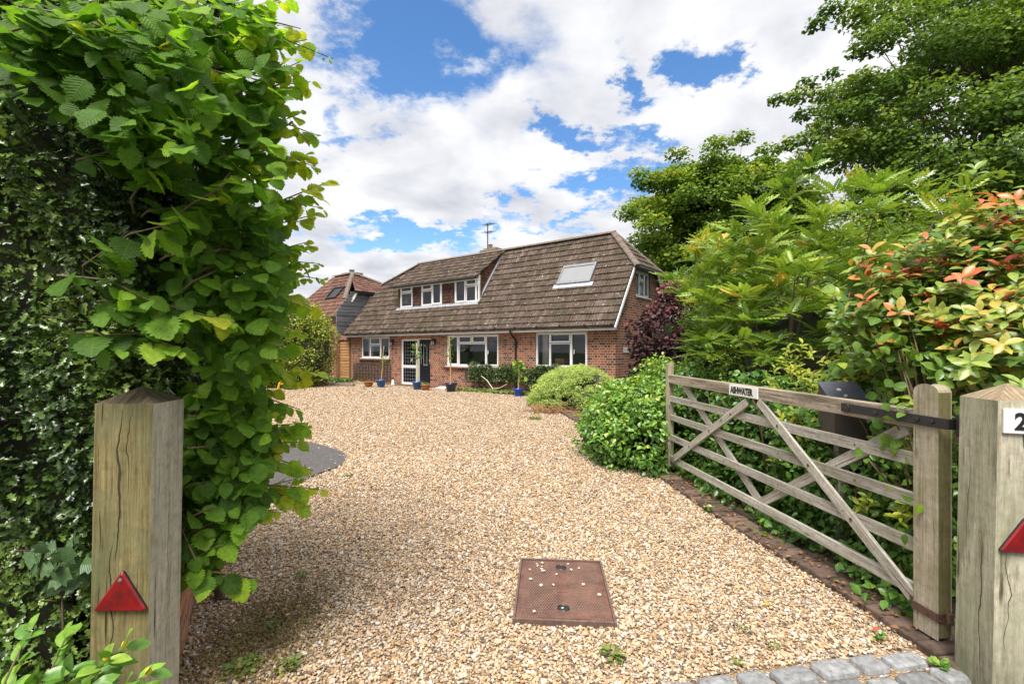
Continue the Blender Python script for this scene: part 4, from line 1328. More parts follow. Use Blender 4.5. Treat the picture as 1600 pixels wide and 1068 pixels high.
# ------------------------------------------------------------------ gate posts
def frustum(m, w, z0, z1, wt, mif):
    """a square block then a low pyramid top; local coordinates, origin at base centre"""
    h = w / 2
    jd = {}; jr = random.Random(int(w * 1e4))
    def jit(c, z):
        k_ = (round(c[0], 3), round(c[1], 3), round(z, 3))
        if k_ not in jd: jd[k_] = (c[0] + jr.gauss(0, .0003), c[1] + jr.gauss(0, .0003))
        return jd[k_]
    cs = [(-h, -h), (h, -h), (h, h), (-h, h)]
    for i in range(4):
        j = (i + 1) % 4
        a, b = cs[i], cs[j]
        ns = 26
        for k in range(ns):
            za, zb = z0 + (z1 - z0) * k / ns, z0 + (z1 - z0) * (k + 1) / ns
            m.poly([(*jit(a, za), za), (*jit(b, za), za), (*jit(b, zb), zb), (*jit(a, zb), zb)], [(za, -h), (za, h), (zb, h), (zb, -h)], mif[i], .5)
    t = .012
    for i in range(4):
        j = (i + 1) % 4
        a, b = cs[i], cs[j]
        m.poly([(*jit(a, z1), z1), (*jit(b, z1), z1), (0 + b[0] * t, b[1] * t, z1 + wt), (a[0] * t, a[1] * t, z1 + wt)], [(0, -h), (0, h), (.11, .01), (.11, -.01)], mif[4], .5)


def reflector(parent, x, y, z, s, face):
    """red warning triangle on the front face, slightly tilted"""
    m = MB(110)
    hgt = s * .80
    P3 = [(-s / 2, 0), (s / 2, 0), (0, hgt)]
    def rnd_tri(k, pts=P3):
        c = (0, hgt / 3); out = []
        for i in range(3):
            p = Vector(pts[i]); a = Vector(pts[i - 1]); b = Vector(pts[(i + 1) % 3])
            r = .012
            for t in range(5):
                u = t / 4
                q0 = p + (a - p).normalized() * r; q1 = p + (b - p).normalized() * r
                q = (1 - u) ** 2 * q0 + 2 * u * (1 - u) * p + u * u * q1
                out.append((c[0] + (q.x - c[0]) * k, c[1] + (q.y - c[1]) * k))
        return out
    o, i_ = rnd_tri(1.0), rnd_tri(.90)
    n = len(o)
    m.poly([(q[0], -.016, q[1]) for q in i_], None, 0, .5)
    for k in range(n):
        l = (k + 1) % n
        m.poly([(o[k][0], -.010, o[k][1]), (o[l][0], -.010, o[l][1]), (i_[l][0], -.016, i_[l][1]), (i_[k][0], -.016, i_[k][1])], None, 0)
        m.poly([(o[k][0], 0, o[k][1]), (o[l][0], 0, o[l][1]), (o[l][0], -.010, o[l][1]), (o[k][0], -.010, o[k][1])], None, 1)
    ob = m.build('reflector', [M['red'], M['iron']], parent)
    ob.location = (x, y, z)
    m = MB(111)
    m.lathe((0, 0, 0), [(0, .004), (.006, .003), (.007, 0)], 10)
    sc = m.build('screw', M['alu'], ob); sc.location = (-.002, -.0165, hgt * .78); sc.rotation_euler = (R(90), 0, 0)
    return ob


W1 = .20
yaw = R(6)
c1 = Vector((-1.543, 1.76)) + Vector((math.cos(yaw), math.sin(yaw))) * W1 / 2 + Vector((-math.sin(yaw), math.cos(yaw))) * W1 / 2
lp = empty('gate_post', (c1.x - .012, c1.y, 0), yaw, 'olive weathered square timber post with red triangle in front of holly hedge', 'gate post')
lp.rotation_euler = (0, R(1.0), yaw)
m = MB(112)
frustum(m, W1, -.05, 1.300, .058, {0: 0, 1: 1, 2: 1, 3: 0, 4: 2})
m.build('timber', [M['postfront'], M['postside'], M['postcap']], lp, bevel=.007, weld=True)
rf = reflector(lp, .008, -W1 / 2 - .001, .542, .186, 0)
rf.rotation_euler = (0, R(1.5), 0)

W2 = .222
yaw2 = R(-10.8)
c2_ = Vector((2.05, 2.03)) + Vector((math.cos(yaw2), math.sin(yaw2))) * W2 / 2 + Vector((-math.sin(yaw2), math.cos(yaw2))) * W2 / 2
rp = empty('gate_post', (c2_.x - .02, c2_.y, 0), yaw2, 'pale green split timber post with house number beside the open gate', 'gate post')
rp.rotation_euler = (0, R(1.0), yaw2)
m = MB(113)
frustum(m, W2, -.05, 1.283, .070, {0: 1, 1: 1, 2: 0, 3: 0, 4: 2})
m.build('timber', [M['palefront'], M['paleside'], M['palecap']], rp, bevel=.009, weld=True)
rf = reflector(rp, -.012, -W2 / 2 - .001, .652, .186, 0)
m = MB(114); m.box((0, 0, 0), (.165, .010, .104))
npl = m.build('number_plate', M['paint'], rp, bevel=.003); npl.location = (-.014, -W2 / 2 - .006, 1.20)


def lettering(txt, size, parent, loc, rot, mat, bold=.0, sx=1.0, name='lettering'):
    cu = bpy.data.curves.new(name, 'FONT')
    cu.body = txt; cu.size = size; cu.align_x = 'CENTER'; cu.align_y = 'CENTER'; cu.extrude = .0012; cu.offset = bold; cu.space_character = .95
    t = bpy.data.objects.new(name, cu); COL.objects.link(t)
    bpy.context.view_layer.update()
    me = bpy.data.meshes.new_from_object(t.evaluated_get(bpy.context.evaluated_depsgraph_get()))
    bpy.data.objects.remove(t)
    me.name = name
    me.materials.clear()
    o = link_mesh(name, me, mat, parent)
    o.location = loc; o.rotation_euler = rot; o.scale = (sx, 1, 1)
    return o


lettering('22', .098, npl, (.0, -.0062, -.004), (R(90), 0, 0), M['ink'], .0028, .95)

# ------------------------------------------------------------------ five bar gate
GZ = math.atan2(.0774, .997)
gate = empty('five_bar_gate', (2.122, 2.395, 0), GZ, 'weathered wooden five bar gate standing open against the shrubs', 'gate')
gx = np.array([math.cos(GZ), math.sin(GZ)]); gy = np.array([-math.sin(GZ), math.cos(GZ)])


def GP(px, py, xl=0.0):
    w = PX(px, py, 1.0); d = w[:2]; o = -np.array([2.122, 2.395])
    t = (xl - o @ gx) / (d @ gx)
    p = o + d * t
    return (xl, p @ gy, CAM_H + (w[2] - CAM_H) * t)


LG = 3.42
def gz(y, za, zb): return za + (zb - za) * y / LG
# hanging stile with rounded top
m = MB(120)
hw, th = .125, .072
prof = [(0, .055), (hw, .055), (hw, 1.285)] + [(hw / 2 + hw / 2 * math.cos(t), 1.285 + .035 * math.sin(t)) for t in [math.pi * i / 8 for i in range(1, 8)]] + [(0, 1.285)]
for xx, rev in ((0, True), (th, False)):
    pts = [(xx, y, z) for y, z in prof]
    m.poly(pts[::-1] if rev else pts, [(z, y) for y, z in (prof[::-1] if rev else prof)], 0, .4)
for i in range(len(prof)):
    j = (i + 1) % len(prof)
    a, b = prof[i], prof[j]
    side = 1 if i == len(prof) - 1 else 0
    m.poly([(0, *a), (th, *a), (th, *b), (0, *b)], [(a[1], 0), (a[1], th), (b[1], th), (b[1], 0)], side, .4)
m.build('hanging_stile', [M['stile'], M['stileside']], gate, bevel=.006, weld=True)
m = MB(121)
m.box((th / 2, LG - .0375, (.10 + 1.335) / 2), (th, .075, 1.235), g=2)
m.build('shutting_stile', M['stile'], gate, bevel=.005)
m = MB(122)
m.beam((th / 2, hw + .001, 1.137), (th / 2, LG - .076, 1.152), th - .006, .098)
m.build('top_rail', M['toprail'], gate, bevel=.004)
for (za, zb) in ((.918, .917), (.703, .695), (.463, .454), (.226, .205)):
    m = MB(int(za * 1000))
    m.beam((.037, hw - .02, za), (.037, LG - .05, zb), .026, .070)
    m.build('rail', M['rail'], gate, bevel=.003)
bolts = []
def brace(p0, p1, x, w=.072):
    m = MB(int(p0[0] * 7 + p1[1]))
    a = GP(*p0); b = GP(*p1)
    m.beam((x, a[1], a[2]), (x, b[1], b[2]), .020, w, up=(0, .3, 1))
    m.build('brace', M['rail'], gate, bevel=.003)
    for zz in (.918, .70, .458, .195):
        if min(a[2], b[2]) < zz < max(a[2], b[2]):
            t = (zz - a[2]) / (b[2] - a[2])
            yy = a[1] + (b[1] - a[1]) * t
            sg = -1 if x < .03 else 1
            bolts.append(((x + sg * .008, yy, zz), (x + sg * .014, yy, zz), .011))
brace((1166, 627), (1052, 716), .0125)
brace((1183, 626), (1424, 932), .0125)
brace((1060, 601), (1176, 783), .0615)
brace((1177, 786), (1402, 668), .0615)
for (yy) in (.55, 1.3, 2.1, 2.8):
    for zz in (.917, .70, .458, .19):
        if random.random() < .5: bolts.append(((.026, yy, zz), (.0215, yy, zz), .006))
for (q0_, q1_, r_) in bolts:
    bm_ = MB(124); bm_.tube([q0_, q1_], r_, 8); bm_.build('bolt', M['rust'], gate)
# ironwork
m = MB(125)
za = 1.137
m.beam((-.006, -.06, za - .001), (-.006, .62, za + .004), .008, .052)
m.tube([(-.014, .58, za + .003), (-.002, .58, za + .003)], .030, 12)
for yy in (.58, .36, .10, .02): m.tube([(-.018, yy, za), (-.008, yy, za)], .012, 8)
m.beam((th + .005, -.06, za - .001), (th + .005, .62, za + .004), .008, .052)
m.tube([(th / 2, -.085, za - .05), (th / 2, -.085, za + .05)], .022, 10)
m.box((th / 2, -.062, za), (th + .018, .008, .052))
m.build('hinge_strap', M['iron'], gate, bevel=.002)
m = MB(126)
m.box((-.005, hw / 2, .165), (.008, hw + .02, .042)); m.box((th + .005, hw / 2, .165), (.008, hw + .02, .042)); m.box((th / 2, -.0055, .165), (th + .018, .008, .042))
m.tube([(th / 2, -.030, .15), (th / 2, -.030, .20)], .016, 8)
m.build('hinge_band', M['rust'], gate, bevel=.002)
m = MB(127)
m.tube([(th / 2, -.085, za - .055), (th / 2, -.085, za - .075)], .026, 10); m.tube([(th / 2, -.085, za - .065), (th / 2 + .03, -.20, za - .065)], .014, 8)
m.build('hinge_pin', M['rust'], gate)
# name plate
pa = GP(1140.5, 611); pb = GP(1185, 622)
py_ = (pa[1] + pb[1]) / 2; pw = abs(pa[1] - pb[1])
m = MB(128); m.box((0, 0, 0), (.010, pw, .092), g=1)
plate = m.build('name_plate', M['paint'], gate, bevel=.0025); plate.location = (-.004, py_, 1.142)
print('plate', pw, py_)
lt = lettering('ASHWATER', .078, plate, (-.0062, .02, -.002), (R(90), 0, R(-90)), M['ink'], .0035, 1.0)
bpy.context.view_layer.update()
lt.scale = (pw * .80 / max(.01, max(v.co.x for v in lt.data.vertices) - min(v.co.x for v in lt.data.vertices)), 1, 1)

# ------------------------------------------------------------------ black post box behind the gate
pb_ = empty('post_box', (2.46, 3.55, 0), R(-7), 'dark metal post box with sloping lid behind the gate rails', 'post box')
m = MB(130)
P_ = [(-.125, -.11, .84), (.125, -.11, .84), (.125, .12, .84), (-.125, .12, .84), (-.125, -.11, 1.10), (.125, -.11, 1.10), (.125, .12, 1.235), (-.125, .12, 1.235)]
for f in ((0, 3, 2, 1), (4, 5, 6, 7), (0, 1, 5, 4), (1, 2, 6, 5), (2, 3, 7, 6), (3, 0, 4, 7)):
    m.poly([P_[i] for i in f])
m.build('body', M['boxbody'], pb_, bevel=.004)
m = MB(131)
m.box((0, 0, 0), (.272, .27, .012))
ld = m.build('lid', M['boxmetal'], pb_, bevel=.003); ld.location = (0, -.004, 1.180); ld.rotation_euler = (math.atan2(.135, .23) + .05, 0, 0)
m = MB(132)
m.lathe((0, 0, 0), [(0, .004), (.014, .004), (.016, 0)], 10)
m2_ = MB(132); m2_.box((.012, -.075, .003), (.028, .018, .005), Matrix.Rotation(.8, 3, 'Z')); pt_ = m2_.build('paint_fleck', M['paint'], ld); pt_.location = (-.03, .03, .007)
lk = m.build('lid_lock', M['paint'], ld); lk.location = (-.03, .03, .007)
m = MB(133); m.box((0, .05, .42), (.07, .07, .84)); m.build('post', M['rail'], pb_)

# ------------------------------------------------------------------ manhole cover
mc = [GD(817, 880), GD(941, 884), GD(958, 982), GD(800, 975)]
ctr = sum(mc) / 4
ux = (mc[1] + mc[2] - mc[0] - mc[3]); uy = (mc[0] + mc[1] - mc[2] - mc[3])
mw, ml = np.linalg.norm(ux) / 2, np.linalg.norm(uy) / 2
mo = empty('manhole_cover', (ctr[0], ctr[1], 0), math.atan2(ux[1], ux[0]), 'rusty brown studded manhole cover lying in the gravel', 'manhole cover')
m = MB(140)
m.box((0, 0, .012), (mw - .016, ml - .016, .030))
nx, ny = 31, 40
for i in range(nx):
    for j in range(ny):
        x = -mw / 2 + .035 + (mw - .07) * (i + (.5 if j % 2 else 0)) / nx; y = -ml / 2 + .035 + (ml - .07) * j / (ny - 1)
        if abs(x) < .032 or (abs(x) < .035 and abs(y) < .06): continue
        if y < -ml / 2 + .085 and abs(x) < .17: continue
        s_ = .0066; t_ = .0044; b = len(m.v)
        m.v += [(x - s_, y - s_, .0272), (x + s_, y - s_, .0272), (x + s_, y + s_, .0272), (x - s_, y + s_, .0272), (x - t_, y - t_, .0312), (x + t_, y - t_, .0312), (x + t_, y + t_, .0312), (x - t_, y + t_, .0312)]
        m.rn += [.5] * 8
        for f in ((4, 5, 6, 7), (0, 1, 5, 4), (1, 2, 6, 5), (2, 3, 7, 6), (3, 0, 4, 7)):
            m.f.append([b + q for q in f]); m.uv += [(0, 0)] * 4; m.mi.append(1 if f[0] == 4 else 0)
m.build('lid', [M['cover'], M['coverworn']], mo)
m = MB(141)
for (cx, cy_, sx, sy) in ((-mw / 2, 0, .014, ml + .014), (mw / 2, 0, .014, ml + .014), (0, -ml / 2, mw - .0145, .014), (0, ml / 2, mw - .0145, .014)):
    m.box((cx, cy_, .016), (sx, sy, .046))
m.build('rim', M['coverdark'], mo, bevel=.003)
for (bp_, bs_, ba_) in (((0, .0), (.075, .12), 0), ((0, -ml / 2 + .055), (.30, .05), 0), ((-.20, -ml / 2 + .065), (.045, .045), 45), ((.20, -ml / 2 + .065), (.045, .045), 45), ((mw / 2 - .05, .03), (.06, .09), 0), ((-mw / 2 + .05, ml / 2 - .06), (.05, .05), 0)):
    m = MB(142); m.box((*bp_, .0285), (*bs_, .006), Matrix.Rotation(R(ba_), 3, 'Z')); m.build('badge', M['cover'], mo, bevel=.002)
for y in (ml / 2 - .10, -ml / 2 + .14):
    m = MB(143)
    m.lathe((0, y, .0276), [(0, .001), (.028, .001), (.030, .0), (.034, .004), (.038, .0)], 14)
    m.build('key_hole', M['iron'], mo)

# gravel stones: templates
def stone_tpl(seed, sub=1):
    bm = bmesh.new()
    bmesh.ops.create_icosphere(bm, subdivisions=sub, radius=.5)
    rg = np.random.default_rng(seed)
    for v in bm.verts:
        k = rg.uniform(.70, 1.12)
        v.co = Vector((v.co.x * k * 1.15, v.co.y * k * .92, v.co.z * k * .62))
    bm.verts.ensure_lookup_table()
    V = np.array([v.co[:] for v in bm.verts]); F = [[q.index for q in f.verts] for f in bm.faces]
    bm.free()
    return V, F, np.zeros((len(V), 2))


STP = [stone_tpl(s) for s in range(4)]
rs = np.random.default_rng(5)
EX = np.array([p[0] for p in EDGE]); EY = np.array([p[1] for p in EDGE])


def left_lim(y):
    return np.interp(y, [2.0, 2.3, 3.0, 3.6, 6, 9, 14], [-1.62, -1.62, -2.1, -2.9, -4.6, -5.5, -7.5]) if np.max(y) < 15 else np.full_like(y, -15)


def sett_front(x):       # far edge of the setts
    return 2.40 - (1.9 - x) * .185


fol = Fol()
nst = 0
for (ya, yb4, sp, szm) in ((2.0, 3.4, .0130, .78), (3.4, 4.8, .0150, .85), (4.8, 7.0, .0195, .98), (7.0, 10.5, .029, 1.15), (10.5, 15.0, .042, 1.35), (15.0, 24.0, .062, 1.75)):
    xs = np.arange(-8 if ya < 10 else -15, 2.1 if ya < 14 else 4.0, sp); ys = np.arange(ya, yb4, sp)
    X, Y = np.meshgrid(xs, ys); X = X.ravel() + rs.uniform(-.5, .5, X.size) * sp; Y = Y.ravel() + rs.uniform(-.5, .5, X.size) * sp
    ok = (X > left_lim(Y)) & (X < np.interp(Y, EY, EX) - .005 + rs.uniform(-.05, .03, X.size)) & (np.abs(X / Y) < 1.12) & (Y > sett_front(X) - .01)
    a_ = math.atan2(ux[1], ux[0]); ca_, sa_ = math.cos(a_), math.sin(a_)
    lx_ = (X - ctr[0]) * ca_ + (Y - ctr[1]) * sa_; ly_ = -(X - ctr[0]) * sa_ + (Y - ctr[1]) * ca_
    ok &= ~((np.abs(lx_) < mw / 2 + .006) & (np.abs(ly_) < ml / 2 + .006))
    ok &= ((X + 3.72) / 1.46) ** 2 + ((Y - 6.05) / 1.68) ** 2 > 1 + .06 - .55 * rs.random(X.size) ** 2.2 - .9 * (rs.random(X.size) < .06)
    hl_x = (X - HQ[0]) * E[0] + (Y - HQ[1]) * E[1]; hl_y = (X - HQ[0]) * NB[0] + (Y - HQ[1]) * NB[1]
    ok &= (hl_y < np.where((hl_x > -6.3) & (hl_x < -1.0), -.55 + rs.uniform(-.1, .12, X.size), .2)) & ((hl_x < .3) | (hl_y < -1))
    ok &= (Y < 14.5) | (X < 1.1)
    X, Y = X[ok], Y[ok]
    k = rs.integers(0, 4, len(X))
    for t in range(4):
        q = k == t
        n = q.sum()
        size = rs.lognormal(math.log(.0200 * szm), .30, n).clip(.008, .045)
        pos = np.stack([X[q], Y[q], size * .16 + rs.uniform(-.002, .010, n)], 1)
        nr = nrmz(np.array([0, 0, 1.0]) + rs.normal(size=(n, 3)) * .38); ax = nrmz(rs.normal(size=(n, 3)) * [1, 1, .2])
        fol.add(STP[t], pos, ax, nr, size, rs.random(n)); nst += n
print('stones', nst)
st = fol.build('gravel', M['stone'], None, smooth=False)
tag(st, 'loose tan and cream pea gravel spread over the drive', 'gravel', None, 'stuff')
# single stones on the manhole cover and the tarmac
for i, (u, v) in enumerate(((-.30, .40), (-.29, .36), (-.23, .42), (-.235, .35), (-.24, .30), (-.22, .26), (-.38, .28), (-.36, .10), (-.24, .0), (-.10, .02), (-.06, .21), (.12, .30), (.09, .42), (.22, .34), (.24, .04), (-.01, -.33), (-.30, -.40), (.40, -.12))):
    V, F, UV = STP[i % 4]
    me = bpy.data.meshes.new('pebble')
    s_ = [.020, .026, .034][i % 3] * (1.1 if i in (7, 9, 6) else .8)
    me.from_pydata([tuple(q * s_) for q in V], [], F)
    at = me.attributes.new('rnd', 'FLOAT', 'POINT'); at.data.foreach_set('value', np.full(len(V), [.83, .6, .5, .97][i % 4], dtype=np.float32))
    o = link_mesh('pebble', me, M['stone'])
    lx, ly = u * mw, v * ml
    o.location = (ctr[0] + lx * ca_ - ly * sa_, ctr[1] + lx * sa_ + ly * ca_, .031 + s_ * .26)
    o.rotation_euler = (0, 0, i * 1.3)
    tag(o, 'small pale gravel stone lying on the rusty manhole cover', 'pebble', 'stones on the manhole cover')

# ------------------------------------------------------------------ brick edging along the drive and granite setts
m = MB(150)
rk = random.Random(4)
pts = [Vector((x, y)) for x, y in EDGE]
acc = []
for a, b in zip(pts[:-1], pts[1:]):
    n = max(1, round((b - a).length / .115))
    for i in range(n): acc.append((a.lerp(b, (i + .5) / n), (b - a).normalized()))
for p, d in acc:
    an = math.atan2(d.y, d.x) - math.pi / 2
    nx_ = Vector((d.y, -d.x))
    c = p + nx_ * .095
    m.box((c.x + rk.uniform(-.008, .008), c.y, .012 + rk.uniform(-.008, .008)), (.205, .102, .06), Matrix.Rotation(an + rk.uniform(-.06, .06), 3, 'Z') @ Matrix.Rotation(rk.uniform(-.05, .05), 3, 'Y'))
tag(m.build('brick_edging', M['kerb'], None, bevel=.010), 'old brown brick edging between the gravel and the shrubs', None, None, 'structure')
m = MB(151)
dv = Vector((.983, .183)); nv = Vector((-.183, .983))
o0 = Vector((1.98, 2.385))
for r_ in range(6):
    t = -.02 * r_ - (.09 if r_ % 2 else 0)
    while t < 3.6:
        L = rk.uniform(.16, .25)
        c = o0 - dv * (t + L / 2) - nv * (.065 + r_ * .135)
        if r_ or t < 3.7:
            b = m
            M3 = Matrix.Rotation(math.atan2(dv.y, dv.x) + rk.uniform(-.08, .08), 3, 'Z') @ Matrix.Rotation(rk.uniform(-.05, .05), 3, 'X') @ Matrix.Rotation(rk.uniform(-.03, .03), 3, 'Y')
            b.box((c.x, c.y + rk.uniform(-.008, .008), -.012 + rk.uniform(-.005, .005)), (L - .026, .114 + rk.uniform(-.016, .008), .08), M3)
        t += L
so = m.build('sett_pavement', M['sett'], None, bevel=.022)
tag(so, 'grey granite setts across the drive entrance', None, None, 'structure')

# low orange brick wall behind the left post
lw = empty('low_brick_wall', (-1.745, 2.60, 0), math.atan2(2.95 - 2.22, -1.97 + 1.58), 'low orange brick wall behind the left gate post', 'wall')
m = MB(152)
for j in range(6):
    for i in range(6):
        x = -.60 + (i + (.5 if j % 2 else 0)) * .222
        if x > .55: continue
        m.box((x, .05, .035 + j * .075), (.213, .10, .066), g=0)
m.build('bricks', M['old_brick'], lw, bevel=.004)
m = MB(153); m.box((0, .05, .22), (1.2, .088, .44)); m.build('mortar', M['mortar'], lw)
# ------------------------------------------------------------------ plants
rg = np.random.default_rng(21)


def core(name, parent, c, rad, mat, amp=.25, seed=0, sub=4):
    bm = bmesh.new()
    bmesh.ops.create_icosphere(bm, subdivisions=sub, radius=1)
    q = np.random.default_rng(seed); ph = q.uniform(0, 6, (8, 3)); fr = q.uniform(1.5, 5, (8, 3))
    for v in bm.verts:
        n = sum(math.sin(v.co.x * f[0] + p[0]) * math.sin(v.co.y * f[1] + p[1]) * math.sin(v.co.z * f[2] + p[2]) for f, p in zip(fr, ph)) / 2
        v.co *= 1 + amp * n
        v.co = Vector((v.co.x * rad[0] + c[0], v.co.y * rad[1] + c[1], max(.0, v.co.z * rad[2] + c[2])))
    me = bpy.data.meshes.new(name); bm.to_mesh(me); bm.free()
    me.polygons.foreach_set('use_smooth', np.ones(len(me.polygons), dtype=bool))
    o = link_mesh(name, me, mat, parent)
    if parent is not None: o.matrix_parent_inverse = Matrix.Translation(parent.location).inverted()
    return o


def mbw(m, name, mat, parent, smooth=True):
    """build from world coordinates under a thing that is only translated"""
    o = m.build(name, mat, parent, smooth=smooth)
    o.matrix_parent_inverse = Matrix.Translation(parent.location).inverted()
    return o


def shrub(name, base, label, mat, c, rad, n, nclump, cr, size, tpl=OVAL, up=.6, zmin=-.5, flat=1.0, corek=None, stems=6, rnd_up=.25, droop=.2, along=.7, group=None, cat='shrub', outw=.5, rand=.5, clumpvar=.5, inner=.5, shell=(.55, .95), keep=None):
    e = empty(name, base, 0, label, cat, group)
    p, o, k = blob(rg, n, c, rad, nclump, cr, zmin, shell, flat, inner)
    ok = p[:, 2] > .02
    p, o, k = p[ok], o[ok], k[ok]
    ax, nr = orient(rg, o, up, outw, rand, droop, along)
    cl = rg.uniform(-.5, .5, nclump * 6)
    if keep is not None:
        q_ = keep(p); p, o, k, ax, nr = p[q_], o[q_], k[q_], ax[q_], nr[q_]
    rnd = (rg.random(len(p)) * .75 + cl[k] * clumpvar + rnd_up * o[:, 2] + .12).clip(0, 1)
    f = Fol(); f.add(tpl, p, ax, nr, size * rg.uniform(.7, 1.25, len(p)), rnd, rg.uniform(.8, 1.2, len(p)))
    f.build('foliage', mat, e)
    if stems:
        m = MB(int(n % 97))
        for i in range(stems):
            d = rdir(rg, 1)[0]; t = np.array(c) + d * np.array(rad) * .65
            b = np.array(base) + np.array([rg.uniform(-.12, .12), rg.uniform(-.12, .12), 0])
            md = (b + t) / 2 + rg.normal(0, .1, 3)
            m.tube([b, md, t], [.03, .02, .008], 6)
        mbw(m, 'stem', M['twig'], e)
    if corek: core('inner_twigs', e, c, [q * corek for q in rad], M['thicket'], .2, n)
    return e


# --- clipped round golden hedge by the neighbour
hc = GD(430, 603); hcx = -9.25
shrub('clipped_shrub', (hcx, 19.4, 0), 'large rounded golden green clipped bush at the left of the house', M['L_hedge'], (hcx - .3, 19.6, 1.5), (2.35, 1.7, 2.35), 34000, 520, .15, .085, OVAL2, .5, -.75, corek=.80, stems=0, clumpvar=.2, shell=(.80, .94), inner=.6)

# --- holly hedge at the roadside
hb = (-2.25, 2.3, 0)
hh = empty('holly_hedge', hb, 0, 'tall dark spiny holly hedge behind the olive gate post', 'hedge')
n = 46000
# surface of a slightly lumpy block: front face, right face, plus depth
fr = rg.random(n) < .52
zz = rg.uniform(0, 1, n) ** .9 * 3.6
xx = np.where(fr, rg.uniform(-3.1, -1.52, n), 0); yy = np.where(fr, 0, rg.uniform(1.95, 2.95, n))
lump = .07 * np.sin(zz * 5.1 + xx * 4) + .06 * np.sin(zz * 9 + yy * 7 + xx * 11) + .05 * np.sin(xx * 17 + zz * 3)
dep = rg.random(n) ** 1.6 * .16
yy = np.where(fr, 1.97 + lump + dep, yy); xx = np.where(fr, xx, -1.62 - .10 * (yy - 1.95) - lump - dep)
pos = np.stack([xx, yy, zz], 1); kk = ~((pos[:, 2] < .42) & (~fr)); pos, fr, xx, yy, zz = pos[kk], fr[kk], xx[kk], yy[kk], zz[kk]; n = len(pos)
outd = np.where(fr[:, None], np.array([.15, -1, .1]), np.array([1, -.15, .1]))
ax, nr = orient(rg, outd, .55, .45, .55, .15, .7)
hr = (rg.random(n) * .7 + .25 * np.sin(zz * 4 + xx * 5 + yy * 5) + .15).clip(0, 1)
f = Fol(); f.add(HOLLY, pos, ax, nr, .043 * rg.uniform(.65, 1.3, n), hr)
f.build('foliage', M['L_holly'], hh)
m = MB(160)
for i in range(70):
    x = rg.uniform(-3, -1.85); y = rg.uniform(2.3, 2.8)
    m.tube([(x, y, 0), (x + rg.uniform(-.1, .1), y, 1.2), (x + rg.uniform(-.3, .2), y + rg.uniform(-.1, .1), 2.4), (x + rg.uniform(-.4, .3), y, 3.4)], [.02, .016, .011, .005], 5)
for i in range(60):
    x = rg.uniform(-2.9, -1.7); z = rg.uniform(.2, 3.2)
    m.tube([(x, 2.2, z), (x + rg.uniform(-.15, .2), 1.96, z + rg.uniform(.0, .25))], [.006, .003], 4)
mbw(m, 'branches', M['twig'], hh)
m = MB(161)
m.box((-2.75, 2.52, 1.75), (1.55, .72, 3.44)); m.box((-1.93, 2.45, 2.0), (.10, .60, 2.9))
o = mbw(m, 'inner_twigs', M['thicket'], hh, False)

